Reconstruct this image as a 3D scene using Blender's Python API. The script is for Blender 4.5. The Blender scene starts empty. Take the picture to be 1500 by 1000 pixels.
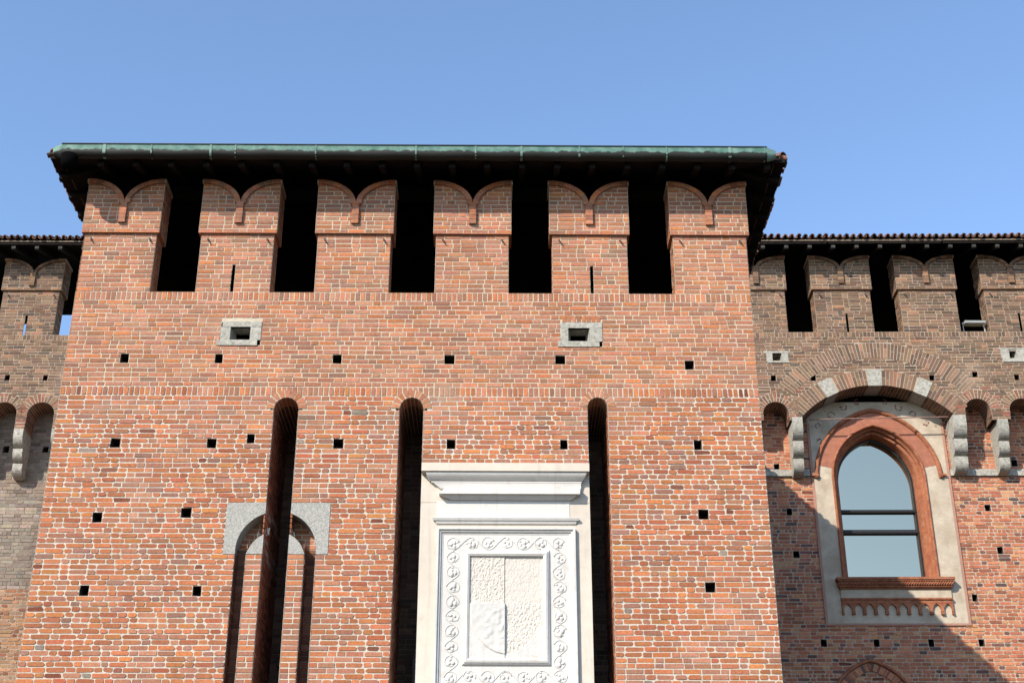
import bpy, math, random
import numpy as np
from mathutils import Vector, Matrix
R = math.radians
sc = bpy.context.scene
COL = sc.collection

# ------------------------------------------------------------------ camera
PITCH, YAW, ROLL = R(26.31), R(0.396), R(0.066)
cam_d = bpy.data.cameras.new("camera"); cam = bpy.data.objects.new("camera", cam_d); COL.objects.link(cam)
cam_d.sensor_width = 36.0; cam_d.lens = 49.88; cam_d.clip_start = 0.1; cam_d.clip_end = 3000
fw = Vector((math.sin(YAW)*math.cos(PITCH), math.cos(YAW)*math.cos(PITCH), math.sin(PITCH)))
rt = Vector((math.cos(YAW), -math.sin(YAW), 0)); up = rt.cross(fw)
r2 = rt*math.cos(ROLL)+up*math.sin(ROLL); u2 = up*math.cos(ROLL)-rt*math.sin(ROLL)
m = Matrix((r2, u2, -fw)).transposed().to_4x4(); m.translation = Vector((0, -20.5, 1.7))
cam.matrix_world = m
sc.camera = cam

# ------------------------------------------------------------------ sky, sun, exposure
SUN = Vector((0.88, 1.0, -0.90)).normalized()
elev = math.asin(-SUN.z); azim = math.atan2(-SUN.x, -SUN.y)      # compass angle of the sun seen from the scene
w = bpy.data.worlds.new("World"); sc.world = w; w.use_nodes = True
nt = w.node_tree; bg = nt.nodes['Background']
sky = nt.nodes.new('ShaderNodeTexSky'); sky.sky_type = 'NISHITA'; sky.sun_disc = False
sky.sun_elevation = elev; sky.sun_rotation = azim
sky.altitude = 100; sky.air_density = 1.0; sky.dust_density = 0.4; sky.ozone_density = 3.0
nt.links.new(sky.outputs[0], bg.inputs[0]); bg.inputs[1].default_value = 0.15
sd = bpy.data.lights.new("sun", 'SUN'); so = bpy.data.objects.new("sun", sd); COL.objects.link(so)
sd.energy = 3.8; sd.angle = R(0.5); sd.color = (1.0, 0.915, 0.80)
so.rotation_euler = SUN.to_track_quat('-Z', 'Y').to_euler(); so.location = (-30, -40, 40)
sc.view_settings.view_transform = 'Standard'; sc.view_settings.look = 'None'
sc.view_settings.exposure = 0.95; sc.view_settings.gamma = 1

# ------------------------------------------------------------------ helpers
def lin(c):
    return tuple((v/255/12.92 if v <= 10.3 else ((v/255+0.055)/1.055)**2.4) for v in c)
ALB = 0.47      # paint and clay reflect a little over half of what the eye reads in full sun
def alb(c, k=ALB):
    r, g, b = lin(c); return (r*k, g*k, b*k, 1.0)

class Builder:
    def __init__(s): s.v = []; s.f = []; s.m = []; s.c = []; s.mats = []
    def mi(s, mat):
        if mat not in s.mats: s.mats.append(mat)
        return s.mats.index(mat)
    def add(s, vs, fs, mat, col=(1, 1, 1, 1)):
        n = len(s.v); s.v.extend(vs); s.c.extend([col]*len(vs)); k = s.mi(mat)
        for f in fs: s.f.append(tuple(i+n for i in f)); s.m.append(k)
    def quad(s, a, b, c, d, mat, col=(1, 1, 1, 1)): s.add([a, b, c, d], [(0, 1, 2, 3)], mat, col)
    def hexa(s, p, mat, col=(1, 1, 1, 1)):     # p: 4 points of one end then 4 of the other, same winding
        s.add(p, [(3, 2, 1, 0), (4, 5, 6, 7), (0, 1, 5, 4), (1, 2, 6, 5), (2, 3, 7, 6), (3, 0, 4, 7)], mat, col)
    def box(s, x0, x1, y0, y1, z0, z1, mat, col=(1, 1, 1, 1)):
        s.hexa([(x0, y0, z0), (x1, y0, z0), (x1, y0, z1), (x0, y0, z1), (x0, y1, z0), (x1, y1, z0), (x1, y1, z1), (x0, y1, z1)], mat, col)
    def prism(s, poly, y0, y1, mat, col=(1, 1, 1, 1), axis='y'):   # polygon (a,b) pushed along an axis
        n = len(poly)
        P = (lambda a, b, d: (a, d, b)) if axis == 'y' else (lambda a, b, d: (d, a, b))
        vs = [P(a, b, y0) for a, b in poly]+[P(a, b, y1) for a, b in poly]
        fs = [tuple(range(n)), tuple(range(2*n-1, n-1, -1))]+[(i, n+i, n+(i+1) % n, (i+1) % n) for i in range(n)]
        s.add(vs, fs, mat, col)
    def tube(s, pts, r, mat, n=6, col=(1, 1, 1, 1), caps=True):
        pts = [Vector(p) for p in pts]; vs = []
        rr = r if isinstance(r, (list, tuple)) else [r]*len(pts)
        ref = None
        for i, p in enumerate(pts):
            d = (pts[min(i+1, len(pts)-1)]-pts[max(i-1, 0)]).normalized()
            if ref is None: ref = Vector((0, 0, 1)) if abs(d.z) < .9 else Vector((1, 0, 0))
            a = (ref-d*ref.dot(d)).normalized(); b = d.cross(a); ref = a
            for k in range(n):
                t = 2*math.pi*k/n; vs.append(tuple(p+(a*math.cos(t)+b*math.sin(t))*rr[i]))
        fs = [(i*n+k, i*n+(k+1) % n, (i+1)*n+(k+1) % n, (i+1)*n+k) for i in range(len(pts)-1) for k in range(n)]
        if caps: fs += [tuple(range(n-1, -1, -1)), tuple(range((len(pts)-1)*n, len(pts)*n))]
        s.add(vs, fs, mat, col)
    def ball(s, c, r, mat, sc3=(1, 1, 1), nu=8, nv=5):
        vs = []; fs = []
        for j in range(nv+1):
            p = math.pi*j/nv
            for i in range(nu):
                t = 2*math.pi*i/nu
                vs.append((c[0]+r*sc3[0]*math.sin(p)*math.cos(t), c[1]+r*sc3[1]*math.sin(p)*math.sin(t), c[2]+r*sc3[2]*math.cos(p)))
        for j in range(nv):
            for i in range(nu): fs.append((j*nu+i, j*nu+(i+1) % nu, (j+1)*nu+(i+1) % nu, (j+1)*nu+i))
        s.add(vs, fs, mat)
    def build(s, name, parent=None, off=(0, 0, 0), smooth=False):
        me = bpy.data.meshes.new(name)
        o3 = np.array(off)
        v = (np.array(s.v, dtype=float)-o3) if len(off) == 3 else (np.array(s.v, dtype=float)-o3[:3])*off[3]
        me.from_pydata(v.tolist(), [], s.f)
        for mm in s.mats: me.materials.append(MAT[mm])
        me.polygons.foreach_set('material_index', s.m)
        at = me.attributes.new('tint', 'FLOAT_COLOR', 'POINT')
        at.data.foreach_set('color', np.array(s.c, dtype=np.float32).ravel())
        if smooth: me.polygons.foreach_set('use_smooth', [True]*len(me.polygons))
        me.update()
        ob = bpy.data.objects.new(name, me); COL.objects.link(ob)
        if parent: ob.parent = parent
        return ob

def thing(name, loc, label, cat, rz=0):
    o = bpy.data.objects.new(name, None); COL.objects.link(o); o.location = loc; o.rotation_euler = (0, 0, rz)
    o['label'] = label; o['category'] = cat; o.empty_display_size = .5
    return o

# ------------------------------------------------------------------ materials
MAT = {}
def material(name, base=None, tint=False, rough=.9, noise=(0, 0, 0), bump=(0, 0), metal=0.0, extra=None, spec=.3):
    """noise = (scale, darkest factor, lightest factor) multiplying the colour; bump = (scale, distance)"""
    mt = bpy.data.materials.new(name); mt.use_nodes = True; n = mt.node_tree.nodes; l = mt.node_tree.links
    b = n['Principled BSDF']; b.inputs['Roughness'].default_value = rough; b.inputs['Metallic'].default_value = metal
    b.inputs['Specular IOR Level'].default_value = spec
    tc = n.new('ShaderNodeTexCoord'); col = None
    if tint:
        a = n.new('ShaderNodeAttribute'); a.attribute_name = 'tint'; col = a.outputs['Color']
    else:
        r = n.new('ShaderNodeRGB'); r.outputs[0].default_value = base; col = r.outputs[0]
    if noise[0]:
        for k, (scl, lo, hi, det) in enumerate([(noise[0], noise[1], noise[2], 5), (noise[0]*.045, .88, 1.1, 3)]):
            t = n.new('ShaderNodeTexNoise'); t.inputs['Scale'].default_value = scl; t.inputs['Detail'].default_value = det
            l.new(tc.outputs['Object'], t.inputs['Vector'])
            mr = n.new('ShaderNodeMapRange'); mr.inputs['From Min'].default_value = .3; mr.inputs['From Max'].default_value = .7
            mr.inputs['To Min'].default_value = lo; mr.inputs['To Max'].default_value = hi; l.new(t.outputs[0], mr.inputs[0])
            mx = n.new('ShaderNodeVectorMath'); mx.operation = 'SCALE'; l.new(col, mx.inputs[0]); l.new(mr.outputs[0], mx.inputs['Scale'])
            col = mx.outputs[0]
    if extra: col = extra(n, l, tc, col)
    l.new(col, b.inputs['Base Color'])
    if bump[0]:
        t = n.new('ShaderNodeTexNoise'); t.inputs['Scale'].default_value = bump[0]; t.inputs['Detail'].default_value = 6
        l.new(tc.outputs['Object'], t.inputs['Vector'])
        bp = n.new('ShaderNodeBump'); bp.inputs['Distance'].default_value = bump[1]; bp.inputs['Strength'].default_value = .8
        l.new(t.outputs[0], bp.inputs['Height']); l.new(bp.outputs[0], b.inputs['Normal'])
    MAT[name] = mt; return mt

def mixnode(n, l, fac, a, b):
    x = n.new('ShaderNodeMix'); x.data_type = 'RGBA'; l.new(fac, x.inputs[0])
    for s, v in ((6, a), (7, b)):
        if isinstance(v, tuple): x.inputs[s].default_value = v
        else: l.new(v, x.inputs[s])
    return x.outputs[2]
def thresh(n, l, tc, scale, lo, hi, det=5, vec=None, dist=0.0):
    t = n.new('ShaderNodeTexNoise'); t.inputs['Scale'].default_value = scale; t.inputs['Detail'].default_value = det; t.inputs['Distortion'].default_value = dist
    l.new(vec or tc.outputs['Object'], t.inputs['Vector'])
    mr = n.new('ShaderNodeMapRange'); mr.inputs['From Min'].default_value = lo; mr.inputs['From Max'].default_value = hi
    l.new(t.outputs[0], mr.inputs[0]); return mr.outputs[0]
def zramp(n, l, tc, z0, z1):
    s = n.new('ShaderNodeSeparateXYZ'); l.new(tc.outputs['Object'], s.inputs[0])
    mr = n.new('ShaderNodeMapRange'); mr.inputs['From Min'].default_value = z0; mr.inputs['From Max'].default_value = z1
    l.new(s.outputs[2], mr.inputs[0]); return mr.outputs[0]
def math2(n, l, op, a, b):
    x = n.new('ShaderNodeMath'); x.operation = op
    for i, v in enumerate((a, b)):
        if isinstance(v, (int, float)): x.inputs[i].default_value = v
        else: l.new(v, x.inputs[i])
    return x.outputs[0]

def brick_stain(n, l, tc, col):
    f = thresh(n, l, tc, 2.2, .54, .74, 7)
    c = mixnode(n, l, math2(n, l, 'MULTIPLY', f, .34), col, alb((152, 118, 98)))
    mp = n.new('ShaderNodeMapping'); mp.inputs['Scale'].default_value = (2.6, 2.6, .35); l.new(tc.outputs['Object'], mp.inputs[0])
    k = thresh(n, l, tc, 1.0, .58, .78, 6, vec=mp.outputs[0])
    c = mixnode(n, l, math2(n, l, 'MULTIPLY', k, .30), c, alb((128, 98, 80)))
    e = thresh(n, l, tc, .8, .60, .75, 5)
    return mixnode(n, l, math2(n, l, 'MULTIPLY', e, .30), c, alb((226, 196, 168)))
material('brick', tint=True, noise=(26, .80, 1.18), bump=(60, .006), extra=brick_stain)
material('mortar', tint=True, noise=(34, .82, 1.1), bump=(70, .008))
def granite_x(n, l, tc, col):
    return mixnode(n, l, thresh(n, l, tc, 70, .4, .62, 3), alb((180, 178, 170)), alb((230, 226, 216)))
material('granite', base=alb((180, 180, 175)), noise=(9, .9, 1.1), bump=(60, .004), extra=granite_x)
def stone_x(n, l, tc, col):
    return mixnode(n, l, thresh(n, l, tc, 16, .46, .68, 6), col, alb((180, 176, 162)))
material('stone', base=alb((226, 221, 207)), noise=(14, .8, 1.1), bump=(28, .012), extra=stone_x)
def marble_x(n, l, tc, col):
    f = thresh(n, l, tc, 5.0, .60, .78, 6)
    c = mixnode(n, l, math2(n, l, 'MULTIPLY', f, .4), col, alb((205, 190, 168), .5))
    mp = n.new('ShaderNodeMapping'); mp.inputs['Scale'].default_value = (11, 4, .7); l.new(tc.outputs['Object'], mp.inputs[0])
    k = thresh(n, l, tc, 1.0, .56, .8, 6, vec=mp.outputs[0])
    return mixnode(n, l, math2(n, l, 'MULTIPLY', k, .34), c, alb((176, 166, 150), .5))
material('marble', base=(.525, .503, .468, 1), rough=.6, noise=(7, .95, 1.03), bump=(45, .003), extra=marble_x)
material('warm_marble', base=(.53, .485, .425, 1), rough=.65, noise=(6, .95, 1.03), bump=(45, .003))
material('cream_marble', base=(.515, .452, .375, 1), rough=.65, noise=(6, .93, 1.04), bump=(45, .003), extra=marble_x)
def terra_x(n, l, tc, col):
    c = mixnode(n, l, thresh(n, l, tc, 6, .45, .65, 5), col, alb((186, 108, 78)))
    return mixnode(n, l, math2(n, l, 'MULTIPLY', thresh(n, l, tc, 14, .56, .7, 6), .6), c, alb((214, 164, 134)))
material('terracotta', base=alb((208, 134, 96)), noise=(18, .72, 1.18), bump=(40, .008), extra=terra_x)
def band_x(n, l, tc, col):
    return mixnode(n, l, thresh(n, l, tc, 9, .45, .7, 5), col, alb((196, 128, 105)))
material('red_plaster', base=alb((216, 142, 112)), noise=(10, .88, 1.08), bump=(30, .005), extra=band_x)
def fresco(n, l, tc, col):
    a = thresh(n, l, tc, 7, .66, .72, 4)
    z = zramp(n, l, tc, 13.55, 13.75)
    g = thresh(n, l, tc, 3.0, .45, .65, 6)
    c = mixnode(n, l, math2(n, l, 'MULTIPLY', g, .65), col, alb((208, 186, 160)))
    return mixnode(n, l, math2(n, l, 'MULTIPLY', math2(n, l, 'MULTIPLY', a, z), .8), c, alb((120, 62, 52)))
material('plaster', base=alb((250, 232, 206)), noise=(8, .88, 1.06), bump=(22, .008), extra=fresco)
material('pink_plaster', base=alb((222, 172, 150)), noise=(12, .88, 1.08), bump=(30, .005))
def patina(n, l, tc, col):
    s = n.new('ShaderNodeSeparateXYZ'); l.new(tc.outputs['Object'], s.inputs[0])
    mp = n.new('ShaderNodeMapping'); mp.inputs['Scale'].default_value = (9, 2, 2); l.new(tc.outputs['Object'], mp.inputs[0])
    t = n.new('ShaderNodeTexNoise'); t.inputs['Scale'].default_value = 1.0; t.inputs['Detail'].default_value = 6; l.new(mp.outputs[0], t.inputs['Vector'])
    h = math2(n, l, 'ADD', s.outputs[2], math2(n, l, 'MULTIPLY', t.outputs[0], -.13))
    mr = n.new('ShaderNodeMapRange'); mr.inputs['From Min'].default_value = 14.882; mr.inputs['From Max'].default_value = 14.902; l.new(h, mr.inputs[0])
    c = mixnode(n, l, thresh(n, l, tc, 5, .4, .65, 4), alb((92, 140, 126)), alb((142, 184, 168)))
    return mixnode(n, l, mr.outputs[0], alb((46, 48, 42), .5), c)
GREENS = 1
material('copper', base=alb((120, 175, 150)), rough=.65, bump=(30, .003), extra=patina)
material('pale_copper', base=alb((150, 186, 170)), rough=.7, noise=(10, .85, 1.1))
material('dark_copper', base=(.02, .025, .02, 1), rough=.7)
material('stub_black', base=(.004, .004, .004, 1), rough=.95, spec=0)  # near-black for the added shadow-casting stub under the gutter
material('dark_wood', base=(.013, .011, .010, 1), noise=(9, .6, 1.3), bump=(20, .004), rough=.95, spec=.1)
material('grey_wood', base=(.15, .115, .085, 1), noise=(12, .6, 1.3), bump=(25, .004))
material('brown_wood', base=(.055, .05, .043, 1), noise=(12, .5, 1.3))
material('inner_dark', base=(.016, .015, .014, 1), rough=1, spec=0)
material('hole', base=(.07, .06, .055, 1), noise=(14, .6, 1.3), rough=1, spec=0)
material('tile', tint=True, noise=(24, .7, 1.2), bump=(50, .004))
material('iron', base=(.03, .028, .027, 1), rough=.6, noise=(20, .7, 1.4))
material('rust_iron', base=(.22, .13, .10, 1), rough=.8, noise=(20, .7, 1.4))
material('black_metal', base=(.018, .018, .02, 1), rough=.4)
material('white_metal', base=(.40, .42, .41, 1), rough=.5, noise=(8, .9, 1.05))
material('lamp_glass', base=(.35, .36, .30, 1), rough=.15, spec=.5)
material('glass', base=(.57, .475, .325, 1), rough=.015, metal=1.0)
def gravel(n, l, tc, col): return mixnode(n, l, thresh(n, l, tc, 40, .4, .6, 4), col, (.045, .038, .03, 1))
material('gravel', base=(.06, .05, .04, 1), noise=(3, .8, 1.2), bump=(60, .02), extra=gravel)

# ------------------------------------------------------------------ masonry
rng = random.Random(7)
def pick(pal):
    r = rng.random()*sum(p[0] for p in pal)
    for wgt, c in pal:
        r -= wgt
        if r <= 0: break
    j = rng.uniform(.90, 1.10)
    return tuple(min(255, x*j*rng.uniform(.975, 1.025)) for x in c)
PAL_SMOOTH = [(5, (220, 148, 114)), (4, (216, 152, 124)), (3, (208, 146, 120)), (2, (226, 146, 100)), (.6, (194, 148, 124)), (.15, (182, 134, 114))]
PAL_ROUGH = [(5, (220, 138, 98)), (4, (226, 142, 94)), (3, (210, 144, 114)), (.9, (194, 140, 120)), (1.2, (212, 124, 88)), (.8, (232, 152, 92)), (.15, (176, 158, 146)), (.06, (160, 104, 84))]
PAL_WING = [(4, (154, 122, 98)), (4, (142, 111, 89)), (3, (128, 102, 84)), (2, (168, 131, 102)), (1, (180, 132, 102)), (.6, (112, 95, 82))]
PAL_LOW = [(4, (194, 124, 92)), (3, (182, 110, 80)), (2, (166, 102, 78)), (1.6, (206, 140, 100)), (.8, (124, 88, 80)), (.35, (100, 80, 76))]
PAL_WING = [(a, tuple(x*1.07 for x in c)) for a, c in PAL_WING]; PAL_LOW = [(a, tuple(x*1.25 for x in c)) for a, c in PAL_LOW]
PAL_GREY = [(3, (184, 169, 152)), (3, (174, 159, 144)), (2, (190, 170, 150)), (1, (164, 146, 130))]
PAL_PALE = [(3, (208, 160, 122)), (3, (200, 146, 108)), (2, (190, 156, 130)), (1, (214, 172, 140)), (1, (180, 120, 90))]
PAL_SMOOTH = [(a, (c[0]*1.0, c[1]*.985, c[2]*.955)) for a, c in PAL_SMOOTH]; PAL_ROUGH = [(a, (c[0]*.995, c[1]*.985, c[2]*.965)) for a, c in PAL_ROUGH]
M_CREAM, M_WHITE, M_WING, M_LOW, M_GREY = (254, 236, 208), (255, 242, 222), (226, 208, 184), (240, 218, 192), (190, 178, 163)

class Style:
    def __init__(s, pal, mort, L=.275, Hd=.135, joint=.013, jit=.0022, depth=.004, octo=False, red=1.0):
        s.pal = pal; s.mort = mort; s.L = L; s.H = Hd; s.j = joint; s.jit = jit; s.depth = depth; s.octo = octo
SMOOTH = Style(PAL_SMOOTH, M_CREAM, joint=.0195, depth=.004)
ROUGH = Style(PAL_ROUGH, M_WHITE, joint=.0182, jit=.005, depth=.006, octo=True)
WING = Style(PAL_WING, M_WING, L=.25, Hd=.12, joint=.0165, jit=.003, depth=.005)
LOW = Style(PAL_LOW, M_LOW, L=.255, Hd=.125, joint=.019, jit=.0045, depth=.006, octo=True)
GREY = Style(PAL_GREY, M_GREY, L=.26, Hd=.13, joint=.012, jit=.004, depth=.006)
PALE = Style(PAL_PALE, (214, 192, 168), L=.26, Hd=.13, joint=.017, jit=.005, depth=.008, octo=True)

def one_brick(mb, P, a, b, v0, v1, st, out=0.0, col=None):
    """one brick on the face P(u,v,d): outline (a..b, v0..v1), d outwards"""
    h = st.j/2; j = st.jit; r = rng.uniform
    a2, b2, c2, d2 = a+h, b-h, v0+h, v1-h
    if b2-a2 < .012: return
    c = col or alb(pick(st.pal)); dd = out+r(-.0028, st.depth)
    if st.octo:
        k = min(.018, (b2-a2)*.22, (d2-c2)*.3)
        kk = [k*r(.3, 1.5) for _ in range(4)]
        pts = [(a2+kk[0], c2), (b2-kk[1], c2), (b2, c2+kk[1]*.8), (b2, d2-kk[2]*.8), (b2-kk[2], d2), (a2+kk[3], d2), (a2, d2-kk[3]*.8), (a2, c2+kk[0]*.8)]
        pts = [(u+r(-j, j), v+r(-j, j)*.8) for u, v in pts]; n = 8
    else:
        pts = [(a2+r(-j, j), c2+r(-j, j)), (b2+r(-j, j), c2+r(-j, j)), (b2+r(-j, j), d2+r(-j, j)), (a2+r(-j, j), d2+r(-j, j))]; n = 4
    if st.octo and rng.random() < .012:               # a spalled, weathered brick
        c = alb((150, 86, 62)); dd = out-.003; pts = [(u+r(-.009, .009), v+r(-.007, .007)) for u, v in pts]
    mu, mv = (a2+b2)/2, (c2+d2)/2
    vs = [P(u, v, dd) for u, v in pts]+[P(u+(.003 if u > mu else -.003), v+(.003 if v > mv else -.003), out-.022) for u, v in pts]
    mb.add(vs, [tuple(range(n))]+[(i, n+i, n+(i+1) % n, (i+1) % n) for i in range(n)], 'brick', c)

def course(mb, P, v0, v1, spans, stylef, kind='S', out=0.0, off=None):
    """bricks of one course filling the solid spans; stylef(u,v) gives the style there"""
    ph = rng.random()*.4 if off is None else off
    for (A, B) in spans:
        st0 = stylef((A+B)/2, v0)
        u = A
        if kind == 'R':
            n = max(1, round((B-A)/.083)); s = (B-A)/n
            for i in range(n):
                st = stylef(A+i*s, v0); one_brick(mb, P, A+i*s, A+i*s+s, v0, v1, st, out)
            continue
        head = rng.random() < .5
        first = True
        while u < B-1e-4:
            st = stylef(u, (v0+v1)/2)
            ln = (st.H if head else st.L)*rng.uniform(.94, 1.06)
            if st.octo and rng.random() < .18: ln = rng.uniform(st.H*.7, st.L)
            if first: ln *= rng.choice((.55, 1, 1, .8)) if not head else 1; first = False
            e = u+ln
            if B-e < .06: e = B if B-u < st.L*1.2 else (u+B)/2
            dv = rng.uniform(-.003, .003) if st.octo else 0
            one_brick(mb, P, u, min(e, B), v0+dv, v1+dv, st, out)
            u = e; head = not head if rng.random() < .93 else head

def subtract(spans, a, b):
    out = []
    for (x, y) in spans:
        if b <= x or a >= y: out.append((x, y)); continue
        if a > x+.002: out.append((x, a))
        if b < y-.002: out.append((b, y))
    return out

def masonry(mb, P, u0, u1, rows, cuts, stylef, mdepth=.0055, out=0.0):
    """rows: (v0, v1, kind); cuts(v0, v1, what) -> blocked spans, what 'b' bricks or 'm' mortar bed"""
    for (v0, v1, kind) in rows:
        vm = (v0+v1)/2
        sb = [(u0, u1)]; sm = [(u0, u1)]
        for a, b in cuts(v0, v1, 'b'): sb = subtract(sb, a, b)
        for a, b in cuts(v0, v1, 'm'): sm = subtract(sm, a, b)
        for a, b in sm:
            n = max(1, int((b-a)/1.2)); 
            for i in range(n):
                x, y = a+(b-a)*i/n, a+(b-a)*(i+1)/n
                c = alb(stylef((x+y)/2, vm).mort)
                mb.quad(P(x, v0, out-mdepth), P(y, v0, out-mdepth), P(y, v1, out-mdepth), P(x, v1, out-mdepth), 'mortar', c)
        course(mb, P, v0, v1, sb, stylef, kind, out)

def rows_between(z0, z1, h):
    n = max(1, round((z1-z0)/h)); s = (z1-z0)/n
    return [(z0+i*s, z0+(i+1)*s, 'S') for i in range(n)]

def plane_y(y):                       # wall facing the square, at depth y
    return lambda u, v, d: (u, y-d, v)
def plane_x(x, sgn):                  # wall facing +x or -x; u runs along depth
    return lambda u, v, d: (x+sgn*d, u, v)

def voussoirs(mb, P, cx, cz, r0, r1, a0, a1, n, st, soffit=0.0, out=.003, skip=None, two=False, deep=None):
    """ring of wedge bricks from angle a0 to a1 (radians, 0 = +u); soffit = depth of the underside"""
    pt = lambda r, a, d: P(cx+r*math.cos(a), cz+r*math.sin(a), d)
    cm = alb(st.mort)
    for i in range(n):
        b0, b1 = a0+(a1-a0)*i/n, a0+(a1-a0)*(i+1)/n
        mb.quad(pt(r0, b0, .001), pt(r1, b0, .001), pt(r1, b1, .001), pt(r0, b1, .001), 'mortar', cm)
        if soffit:
            mb.quad(pt(r0, b0, -.006), pt(r0, b1, -.006), pt(r0, b1, -soffit), pt(r0, b0, -soffit), 'mortar', cm)
        if skip and skip((b0+b1)/2): continue
        parts = [(r0, r1)]
        if two and rng.random() < .6: t = r0+(r1-r0)*rng.choice((.36, .5, .64)); parts = [(r0, t), (t, r1)]
        for (q0, q1) in parts:
            c = alb(pick(st.pal)); j = st.j*.44; o = max(.0025, out*.7+rng.uniform(-.002, .002))
            e0, e1 = j/q0, j/q1; s = 1 if a1 > a0 else -1
            lo = q0+(0.0 if q0 == r0 else j); hi = q1-j*.6
            f = [pt(lo, b0+s*e0, o), pt(hi, b0+s*e1, o), pt(hi, b1-s*e1, o), pt(lo, b1-s*e0, o)]
            g = [pt(lo, b0+s*e0, -.03), pt(hi, b0+s*e1, -.03), pt(hi, b1-s*e1, -.03), pt(lo, b1-s*e0, -.03)]
            mb.hexa(f+g, 'brick', c)
            if soffit and q0 == r0:
                k = max(1, int(soffit/.26))
                for t in range(k):
                    y0, y1 = .03+(soffit-.03)*t/k, .03+(soffit-.03)*(t+1)/k
                    rr = r0-.004; cc = alb(pick((deep if deep and t else st).pal))
                    mb.quad(pt(rr, b0+s*e0, -y0), pt(rr, b1-s*e0, -y0), pt(rr, b1-s*e0, -y1+.01), pt(rr, b0+s*e0, -y1+.01), 'brick', cc)

def socket(mb, P, a, b, v0, v1, depth=.3, mat='hole', back='hole', col=(1, 1, 1, 1)):
    """a real hole in a face: four sides and a back"""
    e = -.008; k = .012; r_ = rng.uniform
    q = [(a+r_(-.004, k), v0+r_(-.003, k)), (b-r_(-.004, k), v0+r_(-.003, k)), (b-r_(-.004, k), v1-r_(-.003, k)), (a+r_(-.004, k), v1-r_(-.003, k))]
    o_ = [(a-.01, v0-.01), (b+.01, v0-.01), (b+.01, v1+.01), (a-.01, v1+.01)]
    for i in range(4):
        j = (i+1) % 4; mb.quad(P(*o_[i], e), P(*o_[j], e), P(*q[j], e+.001), P(*q[i], e+.001), 'mortar', alb((186, 140, 116)))
    for i in range(4):
        p, r = q[i], q[(i+1) % 4]
        mb.quad(P(p[0], p[1], e), P(r[0], r[1], e), P(r[0], r[1], -depth), P(p[0], p[1], -depth), mat, col)
    if back: mb.quad(*[P(u, v, -depth) for u, v in q], back)

# ================================================================== SETTING
g = Builder(); S = 900
g.quad((-S, -S, 0), (S, -S, 0), (S, S, 0), (-S, S, 0), 'gravel')
go = g.build('ground'); go['kind'] = 'structure'; go['label'] = 'pale gravel square in front of the brick castle'; go['category'] = 'ground'

# ================================================================== GATE TOWER
X0, X1 = -7.0, 4.06
ROOT = (-1.47, 0, 0)
tower = thing('gate_tower', ROOT, 'large orange brick gate tower with six swallowtail merlons and green gutter in the centre', 'tower')
BACK = 8.9
H = .0811
# hole rows snapped to courses
top_rows = [(12.565-(i+1)*H, 12.565-i*H, 'S') for i in range(19)]                # 11.024 .. 12.565
z2 = 12.565-19*H
sold2 = (z2-.160, z2, 'R')
low_rows = [(z2-.160-(i+1)*H, z2-.160-i*H, 'S') for i in range(133)]
rows_t = [(12.565, 12.722, 'R')]+top_rows+[sold2]+low_rows
rows_t = [r for r in rows_t if r[0] > -.1]
edges = sorted({r[0] for r in rows_t}|{r[1] for r in rows_t})
snap = lambda z: min(edges, key=lambda e: abs(e-z))
HOLES = [(-6.05, 11.49), (-4.544, 11.49), (-2.655, 11.48), (-.853, 11.48), (.926, 11.48), (2.997, 11.47),
         (-6.023, 10.09), (-4.517, 10.085), (-2.566, 10.09), (-.802, 10.078), (.951, 10.073), (3.038, 10.093),
         (-6.13, 8.873), (-4.807, 8.878), (3.06, 8.939), (-6.189, 7.70), (-4.513, 7.69), (3.108, 7.754),
         (-6.2, 6.0), (-4.6, 6.0), (3.1, 6.0), (-6.2, 4.4), (3.1, 4.4)]
holes = []
for x, z in HOLES:
    b = snap(z-H); holes.append((x-.072+rng.uniform(-.02, .015), x+.072+rng.uniform(-.015, .02), b, snap(b+2*H)))
holes.append((-3.985, -3.865, snap(10.06), snap(10.22)))          # broken brick beside the left slot
LOOPS = [(-4.56, -3.91, 11.742, 12.172, -4.405, -4.085, 11.84, 12.075), (.93, 1.60, 11.742, 12.182, 1.05, 1.395, 11.84, 12.077)]
SLOTS = [(-3.60, -3.215, 10.834), (-1.625, -1.25, 10.842), (1.335, 1.652, 10.855)]
PANEL = (-1.25, 1.335, snap(9.70))
GR = (-4.19, -2.62, snap(8.30), snap(9.04))
GC, GZO, GRO, GZI, GRI = -3.405, 8.335, .605, 8.18, .44            # small arch groove: centre, outer and inner arcs
GL, GRt = (-4.01, -3.845), (-2.965, -2.80)

def cuts_tower(v0, v1, what):
    vm = (v0+v1)/2; out = []
    for a, b, c, d in holes:
        if c < vm < d: out.append((a, b))
    for L in LOOPS:
        if (L[2] < vm < L[3]+.03) if what == 'b' else (v0 > L[2] and v1 < L[3]): out.append((L[0], L[1]))
    for a, b, t in SLOTS:
        r = (b-a)/2; cx = (a+b)/2; zs = t-r
        if vm < zs-.02: out.append((a, b))
        else:
            rr = r+.13 if what == 'b' else r+.06
            dz = (vm if what == 'b' else vm)-zs
            if what == 'b' and v1-v0 > .12: continue
            if abs(dz) < rr: ww = math.sqrt(rr*rr-dz*dz); out.append((cx-ww, cx+ww))
    if vm < PANEL[2]: out.append((PANEL[0], PANEL[1]))
    if GR[2] < vm < GR[3]: out.append((GR[0], GR[1]))
    if vm < GR[2]: out += [GL, GRt]
    return out

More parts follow.
